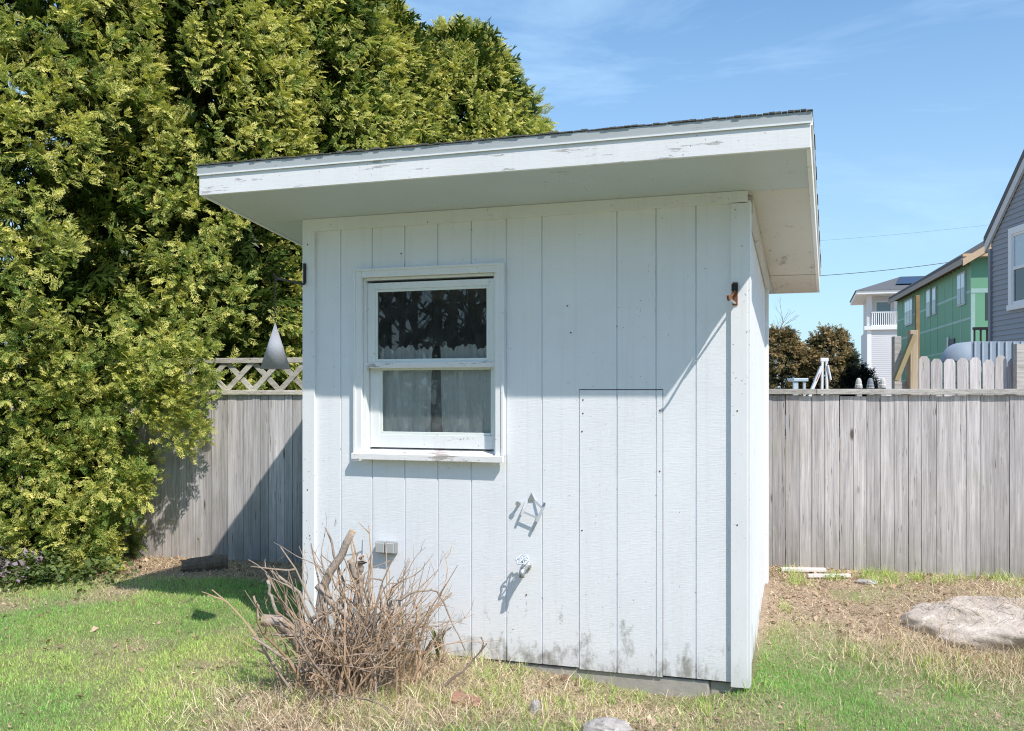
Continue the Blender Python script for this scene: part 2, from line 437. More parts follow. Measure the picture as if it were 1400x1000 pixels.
def build_grass():
    parts = []
    X, Y = in_frustum(470000, 4.15, 8.9)
    k = keep_out(X, Y); X, Y = X[k], Y[k]
    d = dryness(X, Y)
    clump = fbm(X * 6, Y * 6, 31, 3)
    k = RNG.random(len(X)) < np.clip(1.06 - d * 1.05, .05, 1) * np.clip(.35 + 1.3 * clump, .3, 1)
    X, Y, d, clump = X[k], Y[k], d[k], clump[k]
    n = len(X)
    L = RNG.uniform(.014, .036, n) * (.55 + .95 * clump)
    tone = fbm(X * 1.1, Y * 1.1, 41, 4)
    f = np.clip((tone - .42) * 3.2 + RNG.normal(0, .22, n), 0, 1)
    c = cmix(f, (.27, .54, .14), (.66, .80, .25))
    dryf = np.clip(RNG.normal(-.25, .4, n) + d * 1.0, 0, 1)
    c = c * (1 - dryf[:, None]) + np.array([[.78, .66, .42]]) * dryf[:, None]
    c = c * RNG.uniform(.7, 1.25, (n, 1))
    parts.append(blades(X, Y, L, RNG.uniform(.0022, .0042, n), np.abs(RNG.normal(.45, .4, n)), c))
    ob = pile('grass', parts, M['grass'], 'short patchy green lawn grass around the shed', 'grass')

    # straw lying about on the dry patches
    parts = []
    X, Y = in_frustum(150000, 4.15, 8.7)
    k = keep_out(X, Y); X, Y = X[k], Y[k]; d = dryness(X, Y)
    k = RNG.random(len(X)) < np.clip(d * 1.05 - .14, 0.012, 1) * .75
    X, Y = X[k], Y[k]; n = len(X)
    c = cmix(RNG.random(n), (.55, .43, .29), (.88, .76, .54)) * RNG.uniform(.55, 1.2, (n, 1))
    parts.append(blades(X, Y, RNG.uniform(.02, .075, n), RNG.uniform(.0016, .0035, n), np.clip(RNG.normal(1.25, .25, n), .3, 1.5), c, .15))
    # long tangle under the shrub and along the shed
    n = 6500
    X = RNG.normal(-.72, .42, n); Y = RNG.normal(4.86, .30, n)
    k = keep_out(X, Y); X, Y = X[k], Y[k]; n = len(X)
    c = cmix(RNG.random(n), (.58, .44, .29), (.90, .78, .56)) * RNG.uniform(.6, 1.15, (n, 1))
    parts.append(blades(X, Y, RNG.uniform(.06, .20, n), RNG.uniform(.002, .0045, n), np.clip(RNG.normal(1.2, .3, n), .2, 1.5), c, .4))
    n = 3500
    X = RNG.normal(.05, .55, n); Y = RNG.normal(4.95, .22, n)
    k = keep_out(X, Y); X, Y = X[k], Y[k]; n = len(X)
    c = cmix(RNG.random(n), (.58, .44, .29), (.90, .78, .54)) * RNG.uniform(.6, 1.15, (n, 1))
    parts.append(blades(X, Y, RNG.uniform(.04, .12, n), RNG.uniform(.002, .004, n), np.clip(RNG.normal(1.2, .3, n), .1, 1.5), c, .5))
    n = 6000
    X = RNG.normal(2.85, .5, n); Y = RNG.normal(5.5, .22, n)
    c = cmix(RNG.random(n), (.58, .44, .29), (.90, .78, .54)) * RNG.uniform(.6, 1.15, (n, 1))
    parts.append(blades(X, Y, RNG.uniform(.05, .17, n), RNG.uniform(.002, .004, n), np.clip(RNG.normal(.95, .4, n), .1, 1.5), c, .5))
    n = 1500
    a_ = RNG.normal(.15, .42, n); b_ = RNG.normal(-.02, .16, n); k = (a_ / .8) ** 2 + (b_ / .36) ** 2 < .95; a_, b_ = a_[k], b_[k]; n = len(a_)
    X = 3.20 + math.cos(-.5) * a_ - math.sin(-.5) * b_; Y = 5.78 + math.sin(-.5) * a_ + math.cos(-.5) * b_
    c = cmix(RNG.random(n), (.40, .28, .18), (.85, .70, .48)) * RNG.uniform(.5, 1.15, (n, 1))
    bl = blades(X, Y, RNG.uniform(.05, .18, n), RNG.uniform(.002, .0045, n), np.clip(RNG.normal(1.35, .15, n), .8, 1.5), c, .1)
    bl[0][:, 2] += np.repeat(.23 * np.sqrt(np.clip(1 - (a_ / .82) ** 2 - (b_ / .38) ** 2, 0, 1)) ** .8 + .008, 5)
    parts.append(bl)
    pile('dry_straw', parts, M['litter'], 'tangled dry straw and dead grass on the bare patches', 'straw')

    # green tufts
    parts = []
    for k_ in range(170):
        if k_ < 40: x, y = RNG.normal(0.0, .55), RNG.normal(4.92, .2)
        elif k_ < 70: x, y = RNG.normal(-.7, .4), RNG.normal(4.8, .2)
        elif k_ < 110: x, y = RNG.uniform(1.9, 4.2), RNG.uniform(6.7, 7.1)
        elif k_ < 130: x, y = RNG.normal(2.9, .5), RNG.normal(5.4, .15)
        else:
            y = RNG.uniform(4.4, 7); x = RNG.uniform(-.55, .55) * y
        n = int(RNG.integers(14, 34))
        X = RNG.normal(x, .035, n); Y = RNG.normal(y, .035, n)
        k = keep_out(X, Y); X, Y = X[k], Y[k]; n = len(X)
        if not n: continue
        c = cmix(RNG.random(n), (.32, .54, .15), (.74, .80, .28)) * RNG.uniform(.7, 1.1, (n, 1))
        parts.append(blades(X, Y, RNG.uniform(.04, .12, n), RNG.uniform(.003, .006, n), np.abs(RNG.normal(.5, .3, n)), c, .6))
    pile('grass_tuft', parts, M['grass'], 'taller green grass tufts along the shed, shrub and fence', 'grass tufts')

def build_litter():
    n = 20000
    X, Y = in_frustum(n * 3, 4.2, 8.6)
    k = keep_out(X, Y); X, Y = X[k], Y[k]; d = dryness(X, Y)
    k = RNG.random(len(X)) < np.clip(d * d * .8, .06, 1); X, Y = X[k], Y[k]
    n = len(X)
    s = RNG.uniform(.004, .015, n) * np.where(RNG.random(n) < .06, 2.0, 1)
    asp = RNG.uniform(.35, .8, n)
    a = RNG.uniform(0, 6.28, n); tx, ty = RNG.normal(0, .35, n), RNG.normal(0, .35, n)
    ux, uy = np.cos(a), np.sin(a)
    z = gz(X, Y) + .008 + s * .25
    V = np.zeros((n, 5, 3)); base = np.stack([X, Y, z], 1)
    U = np.stack([ux, uy, tx], 1) * s[:, None]; W = np.stack([-uy, ux, ty], 1) * (s * asp)[:, None]
    V[:, 0] = base - U; V[:, 1] = base - W * .8; V[:, 2] = base + W * .8
    V[:, 3] = base + U * .6 + W * .4; V[:, 4] = base + U
    V[:, 1, 2] += s * .35; V[:, 2, 2] += s * .3
    b = np.arange(n)[:, None] * 5
    c = cmix(RNG.random(n), (.28, .17, .11), (.74, .56, .40)) * RNG.uniform(.6, 1.15, (n, 1))
    o = mesh_np('leaf_litter', V.reshape(-1, 3), b + np.array([[0, 1, 3, 2]]), b + np.array([[1, 4, 3]]), np.repeat(c, 5, 0), M['litter'])
    tag(o, 'brown dead leaves and bits scattered over the lawn and earth', 'leaf litter', kind='stuff')
    # weeds with purple flowers at the hedge foot
    n = 5200
    X = RNG.uniform(-5.2, -3.0, n); Y = 7.35 + (X + 4.2) * .12 + RNG.normal(0, .17, n)
    dens = np.clip(1.2 - sm(X, -3.9, -3.1), 0, 1); k = RNG.random(n) < dens; X, Y = X[k], Y[k]
    n = len(X); h = RNG.uniform(.0, .16, n) * (.5 + vnoise(X * 5, Y * 5, 2))
    s = RNG.uniform(.012, .028, n); a = RNG.uniform(0, 6.28, n)
    base = np.stack([X, Y, gz(X, Y) + h], 1)
    U = np.stack([np.cos(a), np.sin(a), RNG.normal(0, .5, n)], 1) * s[:, None]
    W = np.stack([-np.sin(a), np.cos(a), RNG.normal(0, .5, n)], 1) * s[:, None] * .8
    V = np.zeros((n, 4, 3)); V[:, 0] = base - U; V[:, 1] = base - W; V[:, 2] = base + U; V[:, 3] = base + W
    pur = (RNG.random(n) < .33) & (h > .05) & (X < -3.7)
    c = cmix(RNG.random(n), (.06, .11, .035), (.22, .28, .09)) * RNG.uniform(.7, 1.2, (n, 1))
    c[pur] = np.array([.34, .27, .33]) * RNG.uniform(.7, 1.2, (pur.sum(), 1))
    o = mesh_np('ground_cover', V.reshape(-1, 3), np.arange(n)[:, None] * 4 + np.arange(4)[None], None, np.repeat(c, 4, 0), M['grass'])
    tag(o, 'low weeds with dull purple flowers at the foot of the hedge', 'ground cover', kind='stuff')

build_grass(); build_litter()

# ------------------------------------------------------------------ shed
shed = thing('garden_shed', 'small white painted shed with vertical grooved siding, sloping flat roof and one sash window', 'shed', (CX, CY, 0), -TH)
GR = [-2.403, -2.19, -1.977, -1.765, -1.555, -1.34, -1.128, -.911, -.698, -.482, -.268]
SL = .12
def soff(b): return 2.654 - SL * b

def sheet(mb, xa, xb, z0, z1, y=0., grooves=GR, gw=.0095, gd=.0075):
    xs = [(xa, 0.), (xb, 0.)]
    for g in grooves:
        if xa + gw < g < xb - gw:
            xs += [(g - gw / 2, 0.), (g - gw / 2 + .0012, gd), (g + gw / 2 - .003, gd), (g + gw / 2, 0.)]
    xs.sort()
    z0f = z0 if callable(z0) else (lambda x: z0)
    z1f = z1 if callable(z1) else (lambda x: z1)
    vs = []; fs = []
    for x, b in xs:
        vs += [(x, y + b, z0f(x)), (x, y + b, z1f(x)), (x, y + .018, z0f(x)), (x, y + .018, z1f(x))]
    for i in range(len(xs) - 1):
        a = i * 4; c = a + 4
        fs += [(a, c, c + 1, a + 1), (a, a + 2, c + 2, c), (a + 1, c + 1, c + 3, a + 3)]
    e = (len(xs) - 1) * 4
    fs += [(0, 1, 3, 2), (e, e + 2, e + 3, e + 1)]
    mb.add(vs, fs)

m = MB()
ZB = .066
top = soff(0) - .004
sheet(m, -2.63, -2.25, ZB, top)
sheet(m, -2.25, -1.40, 2.285, top)
sheet(m, -2.25, -1.40, ZB, 1.235)
sheet(m, -1.40, -.9135, ZB, top)
sheet(m, -.9135, -.4435, 1.6145, top)
sheet(m, -.4435, -.03, ZB, top)
m.build('front_wall', M['siding'], shed)
h = MB(); sheet(h, -.9095, -.4475, ZB - .008, 1.6095, -.002, GR[8:])
h.build('hatch_panel', M['siding'], shed, label='cut-out panel of the same siding set into the front wall')
# side and back walls
def wall_at(name, mat4, xa, xb, z0, z1):
    w = MB(); gs = [xa + .2 * k + .11 for k in range(20)]
    sheet(w, xa, xb, z0, z1, 0., gs)
    w.v = [tuple(mat4 @ Vector(p)) for p in w.v]
    return w.build(name, M['siding'], shed)
DEP = 1.94
# right wall: local sheet x runs along depth; outward is +x of the shed; it leans in 3 cm at the back
ang = math.atan2(.03, DEP)
mr = Matrix.Translation((-.004, .0, 0)) @ Matrix.Rotation(math.pi / 2 + ang, 4, 'Z')
wall_at('side_wall', mr, .019, DEP, ZB, lambda x: soff(x) - .004)
ml = Matrix.Translation((-2.652, DEP, 0)) @ Matrix.Rotation(-math.pi / 2, 4, 'Z')
wall_at('side_wall', ml, 0.0, DEP - .019, ZB, lambda x: soff(DEP - x) - .004)
mbk = Matrix.Translation((0, DEP, 0)) @ Matrix.Rotation(math.pi, 4, 'Z')
wall_at('back_wall', mbk, .036, 2.651, ZB, soff(DEP) - .004)
# dark framing behind the siding
f = MB()
f.box(-2.62, -2.252, .0195, .09, .08, 2.60); f.box(-1.398, -.05, .0195, .09, .08, 2.60)
f.box(-2.252, -1.398, .0195, .09, .08, 1.232); f.box(-2.252, -1.398, .0195, .09, 2.288, 2.60)
f.box(-2.62, -.06, .09, 1.9, .08, .10); f.box(-2.62, -.07, 1.86, 1.9, .10, 2.3)
f.box(-2.625, -2.60, .09, 1.86, .10, 2.35); f.box(-.095, -.07, .09, 1.86, .10, 2.35)
f.build('framing', M['dark_inside'], shed)

tr = MB(); tr.box(-2.656, -2.574, -.021, -.001, .06, soff(0) - .066); tr.build('corner_board', M['trim'], shed, bevel=.0015)
tr = MB(); tr.box(-.084, .001, -.021, -.001, .045, soff(0) - .062); tr.build('corner_board', M['trim'], shed, bevel=.0015)
tr = MB(); tr.box(-.002, .016, -.019, .07, .045, soff(0) - .05); tr.build('corner_board', M['trim'], shed, bevel=.0015)
tr = MB(); tr.box(-.034, -.012, DEP - .09, DEP + .01, .05, soff(DEP) - .012); tr.build('corner_board', M['trim'], shed, bevel=.0015)
tr = MB()
tr.add([(-2.656, -.022, 2.578), (.002, -.022, 2.596), (.002, -.022, soff(-.022) - .002), (-2.656, -.022, soff(-.022) - .002),
        (-2.656, -.001, 2.578), (.002, -.001, 2.596), (.002, -.001, soff(0) - .002), (-2.656, -.001, soff(0) - .002)],
       [(0, 1, 2, 3), (0, 4, 5, 1), (1, 5, 6, 2), (4, 7, 6, 5), (0, 3, 7, 4), (3, 2, 6, 7)])
tr.build('frieze_board', M['trim'], shed)
tr = MB()
tr.add([(x, b, soff(b) - dz) for b, xo in ((.072, 0.), (DEP, -.027)) for x in (xo - .003, xo + .022) for dz in (.10, .003)],
       [(0, 1, 3, 2), (4, 6, 7, 5), (0, 2, 6, 4), (1, 5, 7, 3), (2, 3, 7, 6), (0, 4, 5, 1)])
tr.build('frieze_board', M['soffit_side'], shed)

# roof
T0, T1, B0, B1 = -2.99, .329, -.578, 2.45
def slab(mb, t0, t1, b0, b1, dz0, dz1, tint=None):
    vs = [(t, b, soff(b) + dz) for dz in (dz0, dz1) for b in (b0, b1) for t in (t0, t1)]
    mb.add(vs, [(0, 2, 3, 1), (4, 5, 7, 6), (0, 1, 5, 4), (2, 6, 7, 3), (0, 4, 6, 2), (1, 3, 7, 5)], tint)
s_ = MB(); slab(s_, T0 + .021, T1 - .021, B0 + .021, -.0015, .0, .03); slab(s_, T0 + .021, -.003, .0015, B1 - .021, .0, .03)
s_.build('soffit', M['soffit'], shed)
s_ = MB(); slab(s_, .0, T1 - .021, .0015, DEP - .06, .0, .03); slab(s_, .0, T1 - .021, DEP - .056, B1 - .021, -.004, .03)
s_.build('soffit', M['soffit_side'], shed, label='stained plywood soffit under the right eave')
# joists/decking fill
s_ = MB(); slab(s_, T0 + .022, T1 - .022, B0 + .022, B1 - .022, .031, .131); s_.build('roof_deck', M['dark_inside'], shed)
FH = .146
fa = MB(); fa.add([(t, b, z) for t in (T0, T1) for b, z in ((B0, soff(B0) - .006), (B0, soff(B0) + FH), (B0 + .02, soff(B0) + FH), (B0 + .02, soff(B0) - .006))],
                  [(0, 4, 5, 1), (1, 5, 6, 2), (2, 6, 7, 3), (3, 7, 4, 0), (0, 1, 2, 3), (7, 6, 5, 4)])
fa.build('fascia', M['trim_h'], shed, bevel=.002)
for x0, x1 in ((T1 - .02, T1 + .0005), (T0 - .0005, T0 + .02)):
    fa = MB(); slab(fa, x0, x1, B0 + .0205, B1 - .0005, -.006, FH); fa.build('rake_board', M['trim'], shed)
fa = MB(); slab(fa, T0 + .0205, T1 - .0205, B1 - .02, B1, -.006, FH); fa.build('fascia', M['trim_h'], shed)
# drip edge: bowed thin strip standing proud of the fascia
dr = MB()
nseg = 60; vs = []; fs = []
for i in range(nseg + 1):
    t = T0 - .008 + (T1 - T0 + .016) * i / nseg
    wv = .003 * math.sin(i * .55) + .002 * math.sin(i * 1.7)
    z = soff(B0) + FH - .038
    for b, zz in ((B0 - .0065, z + wv), (B0 - .0055, z + .050), (B0 + .05, z + .048), (B0 - .001, z + .004 + wv)):
        vs.append((t, b, zz))
for i in range(nseg):
    for k in range(4):
        a = i * 4 + k; b_ = i * 4 + (k + 1) % 4
        fs.append((a, a + 4, b_ + 4, b_))
fs += [(0, 1, 2, 3), (nseg * 4 + 3, nseg * 4 + 2, nseg * 4 + 1, nseg * 4)]
dr.add(vs, fs); dr.build('drip_edge', M['drip'], shed)
dl = MB(); dl.box(T0 - .008, T1 + .008, B0 - .0095, B0 - .007, soff(B0) + FH - .041, soff(B0) + FH - .033)
dl.build('drip_lip', M['trim'], shed)
for x0, x1 in ((T1 + .0006, T1 + .009), (T0 - .009, T0 - .0006)):
    d2 = MB(); slab(d2, x0, x1, B0 + .05, B1, FH - .03, FH + .012); d2.build('drip_edge', M['trim'], shed)
# ragged shingles
sh = MB()
rows = 20; pitch = (B1 - B0 + .02) / rows
for r in range(rows):
    b0 = B0 - .010 + r * pitch
    x = T0 - .02 - random.random() * .1
    while x < T1 + .012:
        w = .29 + random.random() * .04
        xa = max(x, T0 - .012 - random.random() * .012); xb = min(x + w, T1 + .011 + random.random() * .005)
        nsub = 9 if r == 0 and xb - xa > .15 else 1
        for q in range(nsub):
            qa = xa + (xb - xa) * q / nsub; qb = xa + (xb - xa) * (q + 1) / nsub
            j = -random.random() * .007 if r == 0 else 0
            th = random.uniform(.003, .008)
            lift = random.random() * .003
            vs = [(t, b, soff(b) + FH + .0125 + dz + (lift if b == b0 + j else -.004)) for dz in (0, th) for b in (b0 + j, b0 + pitch + .03) for t in (qa + .001, qb - .001)]
            sh.add(vs, [(0, 2, 3, 1), (4, 5, 7, 6), (0, 1, 5, 4), (2, 6, 7, 3), (0, 4, 6, 2), (1, 3, 7, 5)])
        x += w
sh.build('shingles', M['shingle'], shed)
# concrete footing
ft = MB(); ft.box(-2.63, -.20, .012, 1.9, -.35, .055); ft.box(-.20, -.03, .03, 1.9, -.35, .052)
ft.build('foundation_slab', M['concrete'], shed, bevel=.012)

# window
WD = bpy.data.objects.new('window', None); COL.objects.link(WD); WD.parent = shed
def wpart(name, boxes, mat, bevel=.002, parent=None):
    b = MB()
    for q in boxes: b.box(*q)
    return b.build(name, mat, parent or WD, bevel=bevel)
wpart('casing', [(-2.301, -2.2505, -.026, -.001, 1.236, 2.334), (-1.3995, -1.349, -.026, -.001, 1.236, 2.334), (-2.2503, -1.3997, -.0255, -.001, 2.284, 2.3335)], M['trim'])
wpart('casing_rim', [(-2.303, -2.288, -.033, -.0262, 1.237, 2.336), (-1.362, -1.347, -.033, -.0262, 1.237, 2.336), (-2.2878, -1.3622, -.0328, -.0262, 2.322, 2.3358)], M['trim'])
wpart('jamb', [(-2.25, -2.232, -.0005, .10, 1.236, 2.284), (-1.418, -1.40, -.0005, .10, 1.236, 2.284), (-2.2318, -1.4182, -.0005, .10, 2.268, 2.2838)], M['sash'])
# sloped sill with horns
sl = MB()
sl.add([(x, b, z) for x in (-2.304, -1.345) for b, z in ((-.055, 1.198), (-.055, 1.232), (-.0255, 1.237), (-.0255, 1.198))],
       [(0, 1, 2, 3), (7, 6, 5, 4), (0, 4, 5, 1), (1, 5, 6, 2), (2, 6, 7, 3), (3, 7, 4, 0)])
sl.add([(x, b, z) for x in (-2.2315, -1.4185) for b, z in ((-.025, 1.2005), (-.025, 1.2372), (.09, 1.262), (.09, 1.2005))],
       [(0, 1, 2, 3), (7, 6, 5, 4), (0, 4, 5, 1), (1, 5, 6, 2), (2, 6, 7, 3), (3, 7, 4, 0)])
sl.build('sill', M['sill'], WD, bevel=.0015)
# sashes: (x0,x1,z0,z1) outer and glass
def sash(name, x0, x1, z0, z1, g0, g1, h0, h1, ya, yb, yg):
    wpart(name, [(x0, g0, ya, yb, z0, z1), (g1, x1, ya, yb, z0, z1), (g0 + .0002, g1 - .0002, ya + .0003, yb, z0, h0), (g0 + .0002, g1 - .0002, ya + .0003, yb, h1, z1)], M['sash'], .0025)
    e = .016
    wpart('glazing_bead', [(g0, g0 + e, yg - .010, yg, h0, h1), (g1 - e, g1, yg - .010, yg, h0, h1), (g0 + e, g1 - e, yg - .0098, yg, h0, h0 + e), (g0 + e, g1 - e, yg - .0098, yg, h1 - e, h1)], M['bead'], .002)
    b = MB(); b.add([(g0 + .004, yg + .001, h0 + .004), (g1 - .004, yg + .001, h0 + .004), (g1 - .004, yg + .001, h1 - .004), (g0 + .004, yg + .001, h1 - .004)], [(0, 1, 2, 3)])
    b.build('glass_pane', M['glass_veiled' if name == 'lower_sash' else 'glass'], WD)
sash('upper_sash', -2.231, -1.419, 1.752, 2.253, -2.180, -1.452, 1.780, 2.214, .012, .042, .026)
wpart('meeting_rail', [(-2.236, -1.414, .004, .0118, 1.742, 1.775)], M['sill'], .003)
sash('lower_sash', -2.228, -1.422, 1.266, 1.75, -2.165, -1.438, 1.345, 1.745, .044, .074, .058)
# curtains (hang inside the window)
def curtain(x0, x1, label, ph):
    nx, nz = 70, 16; vs = []; fs = []
    for j in range(nz + 1):
        v = j / nz
        for i in range(nx + 1):
            u = i / nx
            x = x0 + (x1 - x0) * u
            top = 1.868 + .012 * math.sin(u * 13 + ph) + .009 * math.sin(u * 31 + ph * 2) + .006 * math.sin(u * 67 + ph)
            z = 1.30 + (top - 1.30) * v
            fold = .012 * math.sin(u * 34 + ph + .6 * math.sin(v * 3)) + .008 * math.sin(u * 15 + ph * 3) + .004 * math.sin(u * 90)
            y = .096 + fold * (1.15 - .4 * v)
            pin = 1 - abs(v - .86) / .06
            if pin > 0: y += .004 * pin
            # edges toward the middle lean apart at the hem
            x += (.012 * (1 - v) * (u if x1 < -1.8 else (1 - u))) * (-1 if x1 < -1.8 else 1)
            vs.append((x, y, z))
    for j in range(nz):
        for i in range(nx):
            a = j * (nx + 1) + i; fs.append((a, a + 1, a + nx + 2, a + nx + 1))
    c = MB(); c.add(vs, fs); o = c.build('curtain', M['curtain'], None, True)
    o.location = shed.location; o.rotation_euler = shed.rotation_euler
    tag(o, label, 'curtain', 'sheer curtains behind the shed window')
curtain(-2.215, -1.842, 'sheer pale curtain filling the left half of the shed window', .4)
curtain(-1.792, -1.395, 'sheer pale curtain filling the right half of the shed window', 2.1)

# hardware fixed on the front wall
def part_empty(name, label=None):
    o = bpy.data.objects.new(name, None); COL.objects.link(o); o.parent = shed
    if label: o['label'] = label
    return o
pb = part_empty('hanging_bracket', 'black iron plant bracket on the left corner board')
b = MB(); b.tube([(-2.637, -.027, 2.268), (-2.637, -.027, 2.385)], .0095, 8); b.build('back_plate', M['black_iron'], pb)
b = MB(); b.tube([(-2.637, -.027, 2.262), (-2.637, -.05, 2.256), (-2.59, -.30, 2.250), (-2.535, -.50, 2.238), (-2.531, -.525, 2.244), (-2.529, -.535, 2.258)], [.007, .007, .006, .006, .006, .005], 8, True)
b.build('arm', M['black_iron'], pb)
pb = part_empty('hanging_bracket', 'rusty plant bracket on the right corner board')
b = MB(); b.box(-.075, -.048, -.027, -.0215, 2.055, 2.175); b.build('back_plate', M['rust'], pb)
b = MB(); b.box(-.078, -.046, -.040, -.0272, 2.13, 2.165); b.build('cap', M['black_iron'], pb)
b = MB(); b.tube([(-.062, -.028, 2.13), (-.066, -.15, 2.095), (-.070, -.262, 2.062), (-.071, -.285, 2.066), (-.071, -.295, 2.082)], .0065, 7); b.build('arm', M['rust'], pb)
b = MB(); b.tube([(-.060, -.028, 2.065), (-.064, -.12, 2.066), (-.068, -.20, 2.072)], .006, 7); b.build('brace', M['zinc'], pb)

hh = part_empty('hose_hook', 'bent metal hose holder above the tap')
b = MB(); b.add([(-1.212, -.001, .985), (-1.166, -.001, .985), (-1.189, -.001, 1.03), (-1.212, -.008, .985), (-1.166, -.008, .985), (-1.189, -.008, 1.03)], [(3, 4, 5), (0, 2, 1), (0, 1, 4, 3), (1, 2, 5, 4), (2, 0, 3, 5)])
b.build('mount_plate', M['zinc'], hh)
b = MB()
def strap(p, q, w=.014, d=.004, up=(0, -1, 0)): b.bar(p, q, w, d, up)
strap((-1.215, -.006, .985), (-1.228, -.032, .935)); strap((-1.17, -.006, .985), (-1.112, -.032, .945))
strap((-1.228, -.032, .935), (-1.236, -.040, .905)); strap((-1.222, -.036, .922), (-1.150, -.036, .895))
strap((-1.104, -.034, .968), (-1.148, -.040, .872), .017); strap((-1.148, -.040, .872), (-1.182, -.016, .815), .014)
strap((-1.104, -.034, .968), (-1.098, -.05, .985), .012)
b.build('arm', plain('painted_strap', (.52, .55, .58), .5, .3), hh)
b = MB(); b.tube([(-1.259, -.002, .968), (-1.259, -.035, .968)], [.008, .009], 8); b.tube([(-1.259, -.035, .968), (-1.259, -.042, .968)], [.014, .014], 8); b.build('peg', M['zinc'], shed)

fc = part_empty('tap', 'outdoor brass and steel tap low on the front wall')
b = MB(); b.tube([(-1.215, -.001, .615), (-1.215, -.012, .615)], .026, 12); b.tube([(-1.215, -.012, .615), (-1.215, -.075, .612), (-1.215, -.098, .596), (-1.215, -.105, .565)], [.017, .019, .018, .016], 10)
b.build('spout', M['zinc'], fc, True)
b = MB(); b.tube([(-1.215, -.055, .62), (-1.215, -.085, .66)], [.012, .01], 8); b.build('valve_stem', M['zinc'], fc)
b = MB(); cc = Vector((-1.215, -.088, .664)); ax = Vector((0, -.6, .8)); e1 = Vector((1, 0, 0)); e2 = ax.cross(e1)
ring = []
for k in range(49):
    a = 2 * math.pi * k / 48; rr = .034 + .005 * math.cos(6 * a)
    ring.append(cc + (e1 * math.cos(a) + e2 * math.sin(a)) * rr)
b.tube(ring, .0048, 6, False)
for k in range(6):
    a = 2 * math.pi * k / 6; b.tube([cc, cc + (e1 * math.cos(a) + e2 * math.sin(a)) * .034], .004, 5)
b.build('handle_wheel', plain('pale_blue_metal', (.55, .62, .70), .4, .5, var=.2), fc, True)

ob_ = part_empty('outlet_box', 'grey weatherproof socket box low on the front wall')
b = MB(); b.box(-2.15, -2.02, -.045, -.001, .642, .712); b.build('box', M['grey_plastic'], ob_, bevel=.006)
b = MB(); b.box(-2.145, -2.088, -.054, -.0455, .647, .707); b.build('cover', plain('clear_cover', (.45, .47, .47), .3, .5), ob_, bevel=.004)
b = MB(); b.box(-2.082, -2.025, -.054, -.0455, .647, .707); b.build('cover', plain('clear_cover', (.45, .47, .47), .3, .5), ob_, bevel=.004)
# nail heads
b = MB()
for x, z in ((-.89, 1.555), (-.89, 1.48), (-.895, 1.38), (-.462, 1.50), (-.462, 1.17), (-.895, .83), (-2.0, 2.42), (-.98, 2.08), (-.96, 1.93), (-1.22, .45), (-.05, 1.5), (-.05, .9), (-2.62, 2.5), (-2.62, 1.0)):
    yy = -.0215 if x > -.1 or x < -2.6 else -.0025
    b.tube([(x, yy + .002, z), (x, yy - .0012, z)], .0045, 7)
tag(b.build('nail_heads', M['rust'], shed), kind='stuff')

# hanging grey cone
cx_, cy_ = shed_xy(-2.532, -.515)
cn = thing('hanging_cone', 'grey metal cone hanging on a thin chain from the left shed bracket', 'garden ornament', (cx_, cy_, 1.728))
b = MB(); n = 28; vs = [(math.cos(2 * math.pi * k / n) * .083, math.sin(2 * math.pi * k / n) * .083, 0) for k in range(n)] + [(0, 0, .262)]
vs += [(math.cos(2 * math.pi * k / n) * .080, math.sin(2 * math.pi * k / n) * .080, .001) for k in range(n)] + [(0, 0, .25)]
fs = [(k, (k + 1) % n, n) for k in range(n)] + [((k + 1) % n + n + 1, k + n + 1, 2 * n + 1) for k in range(n)] + [((k + 1) % n, k, k + n + 1, (k + 1) % n + n + 1) for k in range(n)]
b.add(vs, fs); b.build('cone', M['cone'], cn, True)
b = MB(); zz = .258; k = 0
while zz < .512:
    L = .022
    pts = []
    for q in range(9):
        a = 2 * math.pi * q / 8; o1 = math.cos(a) * .006; o2 = math.sin(a) * L / 2
        pts.append((o1, 0, zz + L / 2 + o2) if k % 2 else (0, o1, zz + L / 2 + o2))
    b.tube(pts, .0018, 5, False); zz += L * .78; k += 1
b.build('chain', M['black_iron'], cn)

# ------------------------------------------------------------------ fences
def fence_pts(mb, s0, s1, d0, d1, z0, z1, tint=None, tilt=0.):
    vs = []
    for z in (z0, z1):
        for d in (d0, d1):
            for s in (s0, s1):
                x, y = fence_xy(s + (tilt if z == z1 else 0), d); vs.append((x, y, z))
    mb.add(vs, [(0, 2, 3, 1), (4, 5, 7, 6), (0, 1, 5, 4), (2, 6, 7, 3), (0, 4, 6, 2), (1, 3, 7, 5)], tint)

rf = thing('board_fence', 'weathered grey board fence with a flat cap rail right of the shed', 'fence', (*fence_xy(1.0), .2))
def child_world(o, parent):
    o.parent = parent; o.matrix_parent_inverse = Matrix.Translation(parent.location).inverted() if parent.rotation_euler.z == 0 else (Matrix.Translation(parent.location) @ Matrix.Rotation(parent.rotation_euler.z, 4, 'Z')).inverted()
    return o
m = MB(); s = -2.2
while s < 3.2:
    w = random.uniform(.088, .106)
    j = random.uniform(-.004, .004)
    fence_pts(m, s, s + w, j, j + .018, .0, 1.576 + random.uniform(-.012, .003), None, random.uniform(-.003, .003))
    s += w + random.uniform(.0015, .0045)
child_world(m.build('fence_boards', M['fence_r'], None, bevel=.002), rf)
m = MB()
for a, c in ((-2.2, .35), (.353, 3.2)):
    fence_pts(m, a, c, -.03, .075, 1.5805, 1.622)
child_world(m.build('cap_rail', M['cap'], None, bevel=.004), rf)
m = MB()
for z in (.45, 1.42): fence_pts(m, -2.2, 3.2, .026, .064, z, z + .085)
child_world(m.build('back_rail', M['fence_r'], None), rf)
for s in (-2.1, .3, 2.7):
    m = MB(); fence_pts(m, s, s + .09, .066, .156, -.1, 1.56); child_world(m.build('fence_post', M['fence_r'], None), rf)

